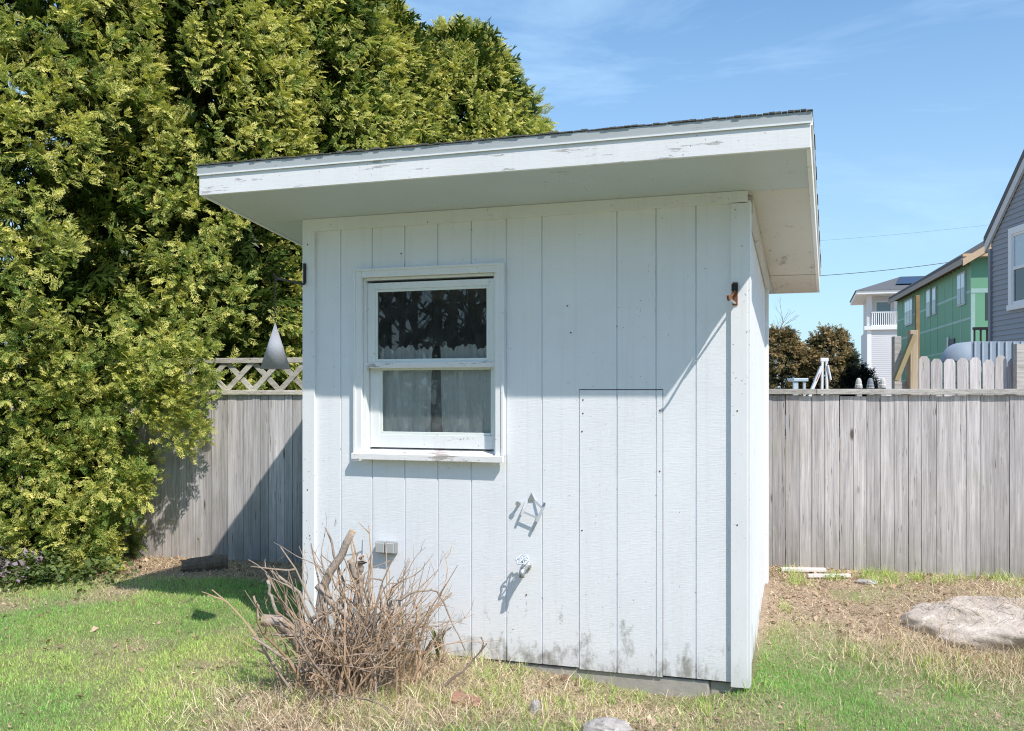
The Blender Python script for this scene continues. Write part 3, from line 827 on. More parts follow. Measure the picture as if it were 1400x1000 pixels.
lf = thing('lattice_fence', 'weathered grey board fence topped with diagonal lattice left of the shed', 'fence', (*fence_xy(-4.5), .15))
m = MB(); s = -6.3
while s < -2.25:
    w = random.uniform(.068, .080)
    j = random.uniform(-.004, .004)
    fence_pts(m, s, s + w, j, j + .018, -.05, 1.574 + random.uniform(-.003, .0), None, random.uniform(-.003, .003))
    s += w + random.uniform(.001, .0035)
child_world(m.build('fence_boards', M['fence_l'], None, bevel=.002), lf)
m = MB(); fence_pts(m, -6.3, -2.25, -.028, .05, 1.5755, 1.615); child_world(m.build('middle_rail', M['lattice'], None, bevel=.003), lf)
m = MB(); fence_pts(m, -6.3, -2.25, -.025, .045, 1.848, 1.892); child_world(m.build('top_rail', M['lattice'], None, bevel=.003), lf)
m = MB(); mm = MB()
s = -6.3
zA, zB = 1.6155, 1.8475
while s < -2.5:
    w = .062; run = zB - zA
    for mesh, sg, d0 in ((m, 1, -.012), (mm, -1, .002)):
        sa = s if sg > 0 else s + run
        sb = s + run if sg > 0 else s
        vs = []
        for d in (d0, d0 + .0125):
            for ss, z in ((sa, zA), (sa + w, zA), (sb + w, zB), (sb, zB)):
                x, y = fence_xy(ss, d); vs.append((x, y, z))
        mesh.add(vs, [(0, 1, 2, 3), (7, 6, 5, 4), (0, 4, 5, 1), (1, 5, 6, 2), (2, 6, 7, 3), (3, 7, 4, 0)])
    s += .247
child_world(m.build('lattice_slats', M['lattice'], None), lf)
child_world(mm.build('lattice_slats', M['lattice'], None), lf)
m = MB()
for z in (.4, 1.4): fence_pts(m, -6.3, -2.25, .022, .06, z, z + .085)
child_world(m.build('back_rail', M['fence_l'], None), lf)
for s in (-5.2, -3.0):
    m = MB(); fence_pts(m, s, s + .09, .062, .152, -.1, 1.55); child_world(m.build('fence_post', M['fence_l'], None), lf)

# ------------------------------------------------------------------ conifers
def spray_proto(rng, pairs=5, L=.2, wid=.015):
    dm = []
    def dia(p, ang, l, w, z0=0.):
        d = np.array([math.cos(ang), math.sin(ang)]); n = np.array([-d[1], d[0]])
        pts = [p, p + d * l * .45 + n * w / 2, p + d * l, p + d * l * .45 - n * w / 2]
        dm.append([(q[0], q[1], 0.) for q in pts])
    ax = 0.
    for i in range(pairs):
        f = (i + .3) / pairs
        x = L * f; l = L * (.52 - .34 * f) * rng.uniform(.8, 1.2)
        for sg in (1, -1):
            a = sg * rng.uniform(.55, .85)
            p = np.array([x, 0.])
            dia(p, a, l, wid * 1.15)
            q = p + np.array([math.cos(a), math.sin(a)]) * l * .5
            if i < pairs - 2: dia(q, a - sg * .65, l * .55, wid)
    dia(np.array([L * .05, 0.]), 0, L * .55, wid * 1.2); dia(np.array([L * .55, 0.]), 0, L * .5, wid)
    V = np.array(dm)                       # (k,4,3)
    r2 = (V[..., 0] / L)
    V[..., 2] = -.16 * L * r2 ** 2 + .1 * L * np.abs(V[..., 1] / L) * rng.uniform(-1, .4) + rng.normal(0, .006, V.shape[:2])
    return V, r2

def orient(ax, up):
    ax = ax / np.linalg.norm(ax, axis=1, keepdims=True)
    y = np.cross(up, ax); y /= np.linalg.norm(y, axis=1, keepdims=True) + 1e-9
    z = np.cross(ax, y)
    return np.stack([ax, y, z], 2)         # columns

def conifer(name, label, cat, cx, cy, Rad, H, nplume, pal, group=None, mat=None, scale=1., base=.0, extra=(), prof='arb', seed=0, trunkr=.11, per=10, facing=None):
    rng = np.random.default_rng(100 + seed)
    g0 = gzf(cx, cy)
    root = thing(name, label, cat, (cx, cy, g0), 0, group)
    def radius(u, th, nz):
        if prof == 'arb': r = np.where(u < .2, .86 + .7 * u, 1.0) * np.power(np.clip(1 - np.power(np.clip((u - .12) / .9, 0, 1), 2.3), 0, 1), .75)
        else: r = np.power(np.clip(1 - np.power(np.abs(u - .38) / .64, 2.2), 0, 1), .6)
        return Rad * r * (.86 + .30 * nz)
    n0 = int(nplume * 1.5)
    u = rng.uniform(0, 1, n0) ** .95
    th = rng.uniform(0, 2 * np.pi, n0)
    if facing is not None:                  # denser on the side that can be seen
        k = rng.random(n0) < .35 + .65 * (np.cos(th - facing) > -.35)
        u, th = u[k], th[k]
    lump = fbm(th * 1.9 + 10, u * H * .9, seed + 3, 3)
    gap = fbm(th * 3.1 + 40, u * H * 1.7, seed + 8, 3)
    k = (rng.random(len(u)) < np.clip((gap - .32) * 6, .05, 1))
    u, th, lump, gap = u[k][:nplume], th[k][:nplume], lump[k][:nplume], gap[k][:nplume]
    depth = rng.uniform(0, 1, len(u)) ** 2 * .32
    rad = radius(u, th, lump * 1.3 - .15) * (1 - depth)
    P = np.stack([np.cos(th) * rad, np.sin(th) * rad, base + u * (H - base)], 1)
    out = np.stack([np.cos(th), np.sin(th), np.zeros_like(th)], 1)
    if len(extra):
        E_ = np.array(extra) - np.array([cx, cy, g0]); P = np.concatenate([P, E_])
        eo = np.tile(np.array([[.45, -.85, 0.]]), (len(E_), 1)); out = np.concatenate([out, eo])
        depth = np.concatenate([depth, np.zeros(len(E_))])
        u = np.concatenate([u, np.full(len(E_), .2)])
    n = len(P)
    axis = out * rng.uniform(.5, 1., (n, 1)) + np.array([[0, 0, 1.]]) * (rng.uniform(.0, .9, (n, 1)) + .7 * sm(u, .75, 1.)[:, None]) + rng.normal(0, .28, (n, 3))
    axis /= np.linalg.norm(axis, axis=1, keepdims=True)
    pl = rng.uniform(.22, .42, n) * scale
    ptone = rng.random(n)
    m_ = per
    idx = np.repeat(np.arange(n), m_)
    s = np.tile(np.linspace(0, 1, m_), n) + rng.normal(0, .06, n * m_)
    A = axis[idx]; O = out[idx]
    side = np.cross(A, rng.normal(0, 1, (n * m_, 3))); side /= np.linalg.norm(side, axis=1, keepdims=True)
    pos = P[idx] + A * (s * pl[idx] - pl[idx] * .45)[:, None] + side * (.05 * scale * rng.random((n * m_, 1)))
    d = A * (.35 + .6 * s[:, None]) + side * (1.0 - .55 * s[:, None]) + O * .25 - np.array([[0, 0, .22]])
    upv = O * .55 + np.array([[0, 0, .6]]) + rng.normal(0, .45, (n * m_, 3))
    Rm = orient(d, upv)
    sc_ = rng.uniform(.6, 1.15, n * m_) * scale * (1 - .25 * np.clip(s, 0, 1))
    c_dark, c_mid, c_tip = [np.array(c) for c in pal]
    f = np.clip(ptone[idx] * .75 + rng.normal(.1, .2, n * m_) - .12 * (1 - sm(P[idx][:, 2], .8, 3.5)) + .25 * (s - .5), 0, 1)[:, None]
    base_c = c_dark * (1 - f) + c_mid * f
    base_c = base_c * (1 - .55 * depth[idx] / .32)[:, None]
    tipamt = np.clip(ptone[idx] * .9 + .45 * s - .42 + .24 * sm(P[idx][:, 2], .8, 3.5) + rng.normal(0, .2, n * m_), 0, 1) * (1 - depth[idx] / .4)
    protos = [spray_proto(rng) for _ in range(5)]
    pick = rng.integers(0, 5, n * m_)
    Vs, Cs = [], []
    for k in range(5):
        sel = np.where(pick == k)[0]
        V, r2 = protos[k]; nd = len(V)
        pv = V.reshape(-1, 3)
        W = np.einsum('nij,mj->nmi', Rm[sel], pv) * sc_[sel][:, None, None] + pos[sel][:, None, :]
        Vs.append(W.reshape(-1, 3))
        tip = np.clip(r2.reshape(-1), 0, 1)[None, :] * tipamt[sel][:, None]
        cc = base_c[sel][:, None, :] * (1 - tip[..., None]) + c_tip[None, None] * tip[..., None]
        Cs.append(cc.reshape(-1, 3))
    V = np.concatenate(Vs); C = np.concatenate(Cs)
    q = np.arange(len(V)).reshape(-1, 4)
    V[:, 2] = np.maximum(V[:, 2], .01)
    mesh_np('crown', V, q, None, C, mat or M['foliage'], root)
    # inner mass of foliage, darkened to paint shade into the gaps, and bare limbs
    t = MB(); pts = [(0, 0, -.05)]; hh = H * .93
    for k in range(1, 9): pts.append((rng.normal(0, .04), rng.normal(0, .04), hh * k / 8))
    t.tube(pts, [trunkr * (1 - .85 * k / 8) for k in range(9)], 9)
    t.build('trunk', M['bark'], root, True)
    t = MB(); nb = 60 if prof == 'arb' else 24
    for k in range(nb):
        uu = rng.uniform(.04, .92); a = rng.uniform(0, 6.28); z0 = uu * H * .95
        L = float(radius(np.array([uu]), a, .5)[0]) * rng.uniform(.6, .9)
        p = [(0, 0, z0), (math.cos(a) * L * .5, math.sin(a) * L * .5, z0 + L * .22), (math.cos(a) * L, math.sin(a) * L, z0 + L * .6)]
        t.tube(p, [.022 * scale, .013 * scale, .005 * scale], 5)
    t.build('limbs', M['bark'], root)
    nd_ = 4200 if prof == 'arb' else 350
    uu = rng.uniform(0, .97, nd_); a = rng.uniform(0, 6.28, nd_)
    rr = radius(uu, a, np.full(nd_, .5)) * rng.uniform(.35, .78, nd_)
    pos = np.stack([np.cos(a) * rr, np.sin(a) * rr, base + uu * (H - base)], 1)
    dd = np.stack([np.cos(a), np.sin(a), rng.normal(.1, .5, nd_)], 1) + rng.normal(0, .5, (nd_, 3))
    Rm = orient(dd, rng.normal(0, 1, (nd_, 3)))
    V0, _ = protos[0]; V0 = V0.copy(); pv = V0.reshape(-1, 3) * np.array([2.0, 2.0, 2.0]) * max(scale, .9)
    W = (np.einsum('nij,mj->nmi', Rm, pv) + pos[:, None, :]).reshape(-1, 3)
    W[:, 2] = np.maximum(W[:, 2], .01)
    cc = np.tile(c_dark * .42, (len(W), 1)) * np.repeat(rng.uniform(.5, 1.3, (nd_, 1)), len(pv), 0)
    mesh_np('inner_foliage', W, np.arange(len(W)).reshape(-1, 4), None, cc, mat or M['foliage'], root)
    return root

PAL = ((.17, .28, .06), (.60, .62, .145), (.95, .85, .31))
GRP = 'arborvitae trees grown together into a tall hedge'
F = -1.35
ex = []
for k in range(430):
    z_ = random.uniform(.12, 2.3)
    ex.append((random.uniform(-4.6, -3.22) + random.gauss(0, .05), 7.75 + random.gauss(0, .12) + .12 * z_, z_))
for k in range(95):
    f = random.random() ** 1.2
    ex.append((-3.3 + f * .78 + random.gauss(0, .05), 7.98 + random.gauss(0, .07), random.uniform(1.5, 2.05)))
for k in range(60):
    f = random.random()
    ex.append((-3.15 + f * .50 + random.gauss(0, .05), 8.0 + random.gauss(0, .08), 1.62 - .35 * f + random.gauss(0, .13)))
for k in range(24):
    ex.append((-3.15 + random.gauss(0, .08), 7.9 + random.gauss(0, .08), .80 + random.gauss(0, .08)))
conifer('arborvitae_tree', 'nearest tall arborvitae on the left edge, its foliage reaching the ground beside the fence', 'tree', -4.5, 9.0, 1.5, 7.7, 6600, PAL, GRP, scale=.58, seed=1, extra=ex, facing=F)
conifer('arborvitae_tree', 'second arborvitae from the left, rising behind the left end of the lattice', 'tree', -3.2, 9.75, 1.32, 7.7, 5000, PAL, GRP, scale=.60, seed=2, facing=F)
conifer('arborvitae_tree', 'third arborvitae from the left, behind the lattice and the hanging cone', 'tree', -2.25, 10.5, 1.3, 7.2, 4300, PAL, GRP, scale=.62, seed=3, facing=F)
conifer('arborvitae_tree', 'fourth arborvitae, directly behind the left part of the shed roof', 'tree', -1.60, 11.3, 1.38, 6.1, 3900, PAL, GRP, scale=.64, seed=4, facing=F)
conifer('arborvitae_tree', 'farthest and lowest arborvitae, its rounded shoulder ending against the sky above the roof', 'tree', -.66, 12.2, 1.86, 6.15, 4800, PAL, GRP, scale=.65, seed=5, facing=F + .3)

# ------------------------------------------------------------------ cut-back shrub in front of the shed
SX, SY = -.86, 5.0
SZ = gzf(SX, SY)
shrub = thing('cut_back_shrub', 'hard-pruned bare shrub of dead brown twigs and sawn stubs in front of the shed', 'shrub', (SX, SY, SZ))
def px(x, y, Y):   # metric point of the shrub, relative to its foot
    return Vector(((x - 700) / 1300 * Y - SX, Y - SY, 1.6 - (y - 536) / 1300 * Y - SZ))
def wiggle(pts, k=3, amp=.006):
    out = []
    for i in range(len(pts) - 1):
        for j in range(k):
            f = j / k; p = pts[i].lerp(pts[i + 1], f)
            if i + j: p = p + Vector((random.gauss(0, amp), random.gauss(0, amp), random.gauss(0, amp)))
            out.append(p)
    return out + [pts[-1]]
def stem(points, r0, r1, cut=True):
    w = wiggle(points); n = len(w)
    b = MB(); b.tube(w, [r0 + (r1 - r0) * i / (n - 1) for i in range(n)], 9, True, None, .18)
    o = b.build('stem', M['stem'], shrub, True)
    if cut:
        e = w[-1]; d = (w[-1] - w[-2]).normalized()
        c = MB(); c.tube([e - d * .004, e + d * .004], r1 * .9, 9); c.build('sawn_end', M['cut'], o)
    return o
stem([px(428, 935, 5.08), px(418, 900, 5.06), px(402, 868, 5.02), px(384, 850, 5.0), px(358, 848, 4.98)], .040, .030)
stem([px(440, 930, 5.12), px(436, 870, 5.14), px(441, 803, 5.14), px(457, 776, 5.13), px(482, 727, 5.12)], .032, .019)
stem([px(434, 800, 5.12), px(460, 834, 5.10), px(490, 852, 5.08), px(503, 868, 5.08), px(500, 905, 5.08), px(489, 930, 5.08)], .020, .017, False)
stem([px(494, 930, 5.16), px(492, 860, 5.17), px(491, 800, 5.17), px(489, 788, 5.17)], .018, .021, False)
stem([px(489, 790, 5.17), px(482, 777, 5.17), px(478, 766, 5.16)], .021, .017)
stem([px(489, 790, 5.17), px(494, 775, 5.17), px(494, 762, 5.17)], .021, .018)
stem([px(436, 914, 5.05), px(468, 932, 4.98), px(494, 962, 4.9)], .018, .012, False)
stem([px(405, 866, 5.1), px(433, 842, 5.1), px(458, 834, 5.1)], .014, .010, False)
stem([px(440, 915, 5.0), px(410, 918, 4.95), px(372, 888, 4.95), px(345, 872, 4.95)], .012, .006, False)
stem([px(380, 845, 5.05), px(372, 815, 5.05), px(366, 794, 5.05)], .010, .008)
stem([px(356, 847, 4.98), px(352, 830, 4.98), px(347, 816, 4.98)], .007, .006)
stem([px(432, 870, 5.2), px(408, 810, 5.2), px(372, 782, 5.2)], .012, .006)
stem([px(455, 880, 5.2), px(470, 800, 5.22), px(455, 745, 5.22), px(445, 722, 5.22)], .010, .005)
stem([px(512, 900, 5.15), px(537, 822, 5.15), px(572, 809, 5.15), px(598, 808, 5.15), px(622, 858, 5.15), px(636, 890, 5.15)], .008, .003, False)
stem([px(505, 870, 5.12), px(470, 872, 5.05), px(430, 874, 5.0), px(370, 868, 4.95)], .009, .005, False)
stem([px(540, 912, 5.15), px(543, 860, 5.15), px(548, 800, 5.2), px(560, 765, 5.2)], .006, .003, False)
tw = MB(); tb = MB()
def twig(p, d, L, r, mb, lvl=0):
    n = 6; pts = [p]; cur = p.copy(); dd = d.normalized()
    for i in range(n):
        dd = (dd + Vector((random.gauss(0, .16), random.gauss(0, .16), random.gauss(0, .12)))).normalized()
        cur = cur + dd * (L / n); pts.append(cur.copy())
    mb.tube(pts, [r * (1 - .7 * i / n) for i in range(n + 1)], 5)
    if lvl < 2:
        for k in range(random.choice((1, 2, 2, 3)) if lvl == 0 else random.choice((0, 1, 1))):
            i = random.randint(2, n - 1)
            nd = (dd + Vector((random.gauss(0, .7), random.gauss(0, .5), random.gauss(.1, .5)))).normalized()
            twig(pts[i], nd, L * random.uniform(.2, .45), r * .6, mb, lvl + 1)
for k in range(180):
    bx = random.gauss(0.04, .16); by = random.gauss(0.04, .12)
    lean = Vector((bx * .8 + random.gauss(0, .21), by * .6 + random.gauss(0, .18), 1))
    hgt = (.30 + .62 * random.random() ** 1.3) * (1.0 - .25 * abs(bx) / .5)
    twig(Vector((bx, by, -.02)), lean, hgt, (.0034 + .0085 * random.random() ** 1.8), tw if k % 3 else tb)
for k in range(48):   # sprawling low ones
    a = random.uniform(0, 6.28)
    d = Vector((math.cos(a), math.sin(a) * .6 - .1, random.uniform(.02, .55)))
    twig(Vector((random.gauss(0, .2), random.gauss(0, .12), random.uniform(.02, .3))), d, random.uniform(.2, .46), random.uniform(.002, .0045), tw if k % 2 else tb)
for k in range(10):   # arching right
    p = px(random.uniform(535, 560), random.uniform(830, 880), 5.15)
    twig(p, Vector((1, random.gauss(0, .2), random.uniform(-.2, .6))), random.uniform(.2, .45), .0028, tw)
tag(tw.build('twigs', M['twig'], shrub), kind='stuff')
tag(tb.build('twigs', plain('grey_twig', (.36, .29, .235), .85, .15, var=.4, scale=20), shrub, label='greyer old twigs'), kind='stuff')

# strappy green leaves at the shed foot
def strappy(x, y, n, L, label, seed):
    rnd = random.Random(seed); z = gzf(x, y)
    root = thing('leafy_plant', label, 'plant', (x, y, z))
    for k in range(n):
        a = rnd.uniform(0, 6.28); ln = L * rnd.uniform(.6, 1.1); out = rnd.uniform(.1, .45); w = rnd.uniform(.006, .010)
        vs = []; fs = []
        for i in range(8):
            f = i / 7; r = out * ln * f ** 1.6; zz = ln * (f - .25 * f ** 3)
            ww = w * (1 - f ** 2.5) + .0008
            cxx, cyy = math.cos(a) * r, math.sin(a) * r
            vs += [(cxx - math.sin(a) * ww, cyy + math.cos(a) * ww, zz), (cxx + math.sin(a) * ww, cyy - math.cos(a) * ww, zz)]
        for i in range(7): fs.append((2 * i, 2 * i + 1, 2 * i + 3, 2 * i + 2))
        b = MB(); b.add(vs, fs); b.build('leaf', M['leaf'], root, True)
t = NT('green_strap_leaf'); lc = t.mix(t.noise(20, 3), (.07, .13, .05), (.20, .27, .11))
M['leaf'] = t.done(t.n('MixShader', {0: .25, 1: t.bsdf(lc, .45, .4), 2: t.n('BsdfTranslucent', {'Color': lc})}))
strappy(-.42, 5.38, 16, .26, 'clump of narrow green strap leaves between shrub and shed wall', 3)
strappy(-.62, 5.42, 9, .34, 'thin green upright shoots inside the bare shrub', 5)

# ------------------------------------------------------------------ rocks, logs, boards
def rock(name, label, loc, size, mat, seed, rz=0., cuts=5, amp=.22, group=None, cat='rock'):
    import bmesh
    from mathutils import noise as mn
    bm = bmesh.new(); bmesh.ops.create_icosphere(bm, subdivisions=cuts, radius=1.)
    off = Vector((seed * 3.1, seed * 1.7, seed * 5.3))
    for v in bm.verts:
        p = v.co.copy()
        r = 1 + amp * mn.noise(p * 1.3 + off) + amp * .55 * mn.noise(p * 3.1 + off) + amp * .14 * mn.noise(p * 7 + off) + amp * .06 * mn.noise(p * 17 + off)
        q = p * r
        # flattish facets
        q.z = math.copysign(abs(q.z) ** .85, q.z)
        v.co = Vector((q.x * size[0], q.y * size[1], q.z * size[2]))
    me = bpy.data.meshes.new(name); bm.to_mesh(me); bm.free()
    me.polygons.foreach_set('use_smooth', [True] * len(me.polygons)); me.materials.append(mat)
    o = bpy.data.objects.new(name, me); COL.objects.link(o)
    o.location = loc; o.rotation_euler = (0, 0, rz)
    return tag(o, label, cat, group)
rock('boulder', 'broad low pale boulder half buried in straw at the right edge', (3.22, 5.82, gzf(3.22, 5.82) - .08), (.88, .42, .30), M['rock'], 3, -.5, 6, .34)
rock('stone', 'rounded grey stone in the grass at the bottom edge below the hatch', (.44, 4.47, gzf(.44, 4.47) + .012), (.115, .07, .055), M['stone'], 4, -.35)
rock('stone', 'small upright grey stone in the straw left of the rounded one', (.12, 4.72, gzf(.12, 4.72) + .02), (.026, .025, .055), M['stone'], 6, .3)
rock('stone', 'small pale flat stone lying just behind the boulder', (2.52, 6.75, gzf(2.52, 6.75) + .01), (.07, .04, .022), M['stone'], 9, -.3)
m = MB(); m.box(-.085, .085, -.05, .05, -.03, .028)
o = m.build('brick', M['brick'], None, bevel=.008); o.location = (-.24, 4.83, gzf(-.24, 4.83) + .012); o.rotation_euler = (.15, .1, -.4)
tag(o, 'broken red brick lying in the straw in front of the shed', 'brick')
lg = thing('log', 'short dark rotten log on the grass at the foot of the lattice fence', 'log', (-2.53, 7.78, gzf(-2.53, 7.78) + .05), .28)
b = MB(); b.tube([(-.16, 0, -.015), (-.08, .005, -.003), (0, 0, .004), (.10, .003, .01), (.19, 0, .012)], [.05, .062, .065, .066, .06], 12, True, None, .2); b.build('bark', M['bark'], lg)
b = MB(); b.tube([(.187, 0, .012), (.194, 0, .012)], .05, 12); b.build('sawn_end', plain('old_cut_wood', (.16, .11, .08), .9, .1), lg)
def plank(label, x, y, L, w, rz):
    m = MB(); m.box(-L / 2, L / 2, -w / 2, w / 2, 0, .022)
    o = m.build('plank', plain('white_plank', (.74, .72, .69), .7, .2, var=.12), None, bevel=.002)
    o.location = (x, y, gzf(x, y) + .012); o.rotation_euler = (.04, .0, rz); tag(o, label, 'board', 'white boards lying by the right fence')
plank('broader white board lying on the earth, nearer to the right fence', 2.18, 7.12, .33, .055, -.07)
plank('thinner white board lying on the earth, farther from the right fence', 2.30, 6.9, .31, .03, .02)

# ------------------------------------------------------------------ beyond the fence
def clap(mb, P0, d, s_of_z, z0, z1, pitch, nrm, proud=.02):
    P0 = Vector((*P0, 0)); d = Vector((*d, 0)).normalized(); n = Vector((*nrm, 0)).normalized()
    z = z0
    while z < z1 - 1e-4:
        zt = min(z + pitch, z1)
        a0, a1 = s_of_z(z); b0, b1 = s_of_z(zt)
        if b1 - b0 < .02: break
        vs = [P0 + d * a0 + n * proud + Vector((0, 0, z)), P0 + d * a1 + n * proud + Vector((0, 0, z)),
              P0 + d * b1 + n * .002 + Vector((0, 0, zt)), P0 + d * b0 + n * .002 + Vector((0, 0, zt)),
              P0 + d * a0 + Vector((0, 0, z)), P0 + d * a1 + Vector((0, 0, z))]
        mb.add(vs, [(0, 1, 2, 3), (4, 5, 1, 0)], .5)
        z = zt
def wall_box(mb, P0, d, n, s0, s1, z0, z1, p0, p1, tint=.5):
    P0 = Vector((*P0, 0)); d = Vector((*d, 0)).normalized(); n = Vector((*n, 0)).normalized()
    vs = [P0 + d * s + n * p + Vector((0, 0, z)) for z in (z0, z1) for p in (p0, p1) for s in (s0, s1)]
    mb.add(vs, [(0, 2, 3, 1), (4, 5, 7, 6), (0, 1, 5, 4), (2, 6, 7, 3), (0, 4, 6, 2), (1, 3, 7, 5)], tint)
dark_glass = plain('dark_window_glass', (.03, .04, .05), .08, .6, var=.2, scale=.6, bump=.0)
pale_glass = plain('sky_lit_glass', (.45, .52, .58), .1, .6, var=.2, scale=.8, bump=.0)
white_vinyl = plain('white_vinyl', (.78, .79, .80), .5, .3, var=.03)
roof_grey = plain('grey_roof_shingle', (.14, .145, .155), .9, .15, var=.3, scale=20)

# grey clapboard house, gable wall facing left
gh = thing('grey_house', 'grey clapboard house gable cut by the right edge of the picture', 'house', (11.10, 22.0, 0))
gd = Vector((-.049, -.9988)); gn = Vector((-.9988, .049)); GP = (0., 0.)
def rake(z):
    if z <= 5.16: return 0., 7.0
    k = (z - 5.16) / .82; return min(k, 3.5), max(7.0 - k, 3.5)
b = MB(); clap(b, GP, gd, rake, 0, 8.0, .115, gn, .022); b.build('gable_wall', clap_mat('grey_clapboard', (.30, .315, .345)), gh)
b = MB(); 
for s0, s1, o0, o1 in ((0, 7.0, -.01, -.02),):
    P = [Vector((*(gd * 0), 0)), Vector((*(gd * 7), 0))]
back = Vector((.9988, -.049, 0)) * 7
core = [Vector((*(gd * s), z)) + back * k for k in (.002, 1) for s, z in ((0, 0), (7, 0), (7, 5.16), (3.5, 8.03), (0, 5.16))]
b.add(core, [(0, 1, 2, 3, 4), (9, 8, 7, 6, 5), (0, 5, 6, 1), (1, 6, 7, 2), (4, 9, 5, 0)], .5); b.build('side_walls', clap_mat('grey_clapboard_side', (.30, .315, .345)), gh)
b = MB()
for (sa, za), (sb, zb) in (((-.2, 5.04), (3.5, 8.07)), ((7.2, 5.04), (3.5, 8.07))):
    ov = Vector((*gn, 0)) * .10
    vs = [Vector((*(gd * s), z + dz)) + (ov if k == 0 else back) for dz in (.02, .16) for k in (0, 1) for s, z in ((sa, za), (sb, zb))]
    b.add(vs, [(0, 2, 3, 1), (4, 5, 7, 6), (0, 1, 5, 4), (2, 6, 7, 3), (0, 4, 6, 2), (1, 3, 7, 5)], .5)
b.build('roof', roof_grey, gh)
b = MB()
for (sa, za), (sb, zb) in (((-.18, 5.05), (3.5, 8.06)), ((7.18, 5.05), (3.5, 8.06))):
    vs = [Vector((*(gd * s), z + dz)) + Vector((*gn, 0)) * p for dz in (-.20, .03) for p in (.03, .085) for s, z in ((sa, za), (sb, zb))]
    b.add(vs, [(0, 2, 3, 1), (4, 5, 7, 6), (0, 1, 5, 4), (2, 6, 7, 3), (0, 4, 6, 2), (1, 3, 7, 5)], .5)
b.build('rake_trim', plain('pale_trim', (.60, .61, .62), .6), gh)
b = MB(); wall_box(b, GP, gd, gn, -.06, .06, 0, 4.9, .0, .06); b.build('corner_post', plain('grey_corner', (.24, .25, .275), .6), gh)
wn = bpy.data.objects.new('window', None); COL.objects.link(wn); wn.parent = gh
b = MB()
for q in ((1.08, 1.24, 3.52, 5.2), (1.90, 2.06, 3.52, 5.2), (1.24, 1.9, 5.06, 5.2), (1.0, 2.14, 3.40, 3.519)): wall_box(b, GP, gd, gn, q[0] - .12, q[1] - .12, q[2], q[3], .0, .075)
b.build('frame', white_vinyl, wn)
b = MB()
for q in ((1.24, 1.29, 3.52, 5.06), (1.85, 1.9, 3.52, 5.06), (1.29, 1.85, 4.27, 4.34), (1.29, 1.85, 3.52, 3.58), (1.29, 1.85, 5.01, 5.06)): wall_box(b, GP, gd, gn, q[0] - .12, q[1] - .12, q[2], q[3], .0, .055)
b.build('sash', white_vinyl, wn)
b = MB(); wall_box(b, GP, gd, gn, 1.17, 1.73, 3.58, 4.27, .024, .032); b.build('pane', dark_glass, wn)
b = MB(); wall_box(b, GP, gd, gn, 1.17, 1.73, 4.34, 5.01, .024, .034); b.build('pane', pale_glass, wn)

# green sheathed house under construction
gr = thing('green_sheathed_house', 'two storey house under construction wrapped in green sheathing with taped seams', 'house', (14.48, 30.0, 0))
ld = Vector((.2206, .9754)); ln_ = Vector((-.9754, .2206)); ed = Vector((.9754, -.2206)); en = Vector((-.2206, -.9754)); O2 = (0., 0.)
LL, EW, EZ = 13.3, 7.5, 5.85
def greens(name, c):
    t = NT(name); n = t.noise(.8, 4); return t.done(t.bsdf(t.mix(n, tuple(v * .85 for v in c), tuple(v * 1.1 for v in c)), .6, .3))
b = MB()
cor = [Vector((0, 0, 0)), Vector((*(ld * LL), 0)), Vector((*(ld * LL + ed * EW), 0)), Vector((*(ed * EW), 0))]
up = Vector((0, 0, EZ))
b.add(cor + [c + up for c in cor], [(0, 4, 5, 1), (1, 5, 6, 2), (2, 6, 7, 3), (3, 7, 4, 0)], .5)
b.build('wall', greens('green_sheathing', (.17, .38, .24)), gr)
b = MB(); pk = Vector((*(ed * EW / 2), EZ + 2.3)); b.add([Vector((*(en * .012), EZ)), Vector((*(ed * EW + en * .012), EZ)), pk + Vector((*(en * .012), 0))], [(0, 1, 2)], .5)
b.build('gable', plain('pink_sheathing', (.55, .28, .22), .8), gr)
b = MB()
for z in (.9, 2.05, 2.95, 3.9, 4.75): wall_box(b, O2, ld, ln_, 0, LL, z, z + (.07 if z != 2.95 else .05), .002, .006)
for i in range(11):
    s = .9 + i * 1.2
    wall_box(b, O2, ld, ln_, s, s + .055, .5, 2.0, .0062, .009); wall_box(b, O2, ld, ln_, s + .4, s + .455, 3.0, 5.6, .0062, .009)
wall_box(b, O2, ld, ln_, .0, .08, .5, 5.8, .0095, .012)
wall_box(b, O2, ed, en, 0, EW, 4.72, 4.86, .002, .008); wall_box(b, O2, ed, en, 0, .12, 2.6, 4.7, .003, .009)
b.build('seam_tape', plain('pale_seam_tape', (.34, .50, .46), .5), gr)
b = MB(); wall_box(b, O2, ed, en, .42, .52, 3.9, 4.72, .004, .011); wall_box(b, O2, ed, en, .42, 3.5, 3.86, 3.94, .0112, .014); wall_box(b, O2, ed, en, .53, 3.5, 4.64, 4.715, .0112, .014)
wall_box(b, O2, ld, ln_, 0, LL, 2.62, 2.72, .0125, .016); wall_box(b, O2, ld, ln_, 0, LL, 1.85, 1.92, .0125, .016)
b.build('dark_tape', plain('dark_seam_tape', (.05, .075, .08), .5), gr)
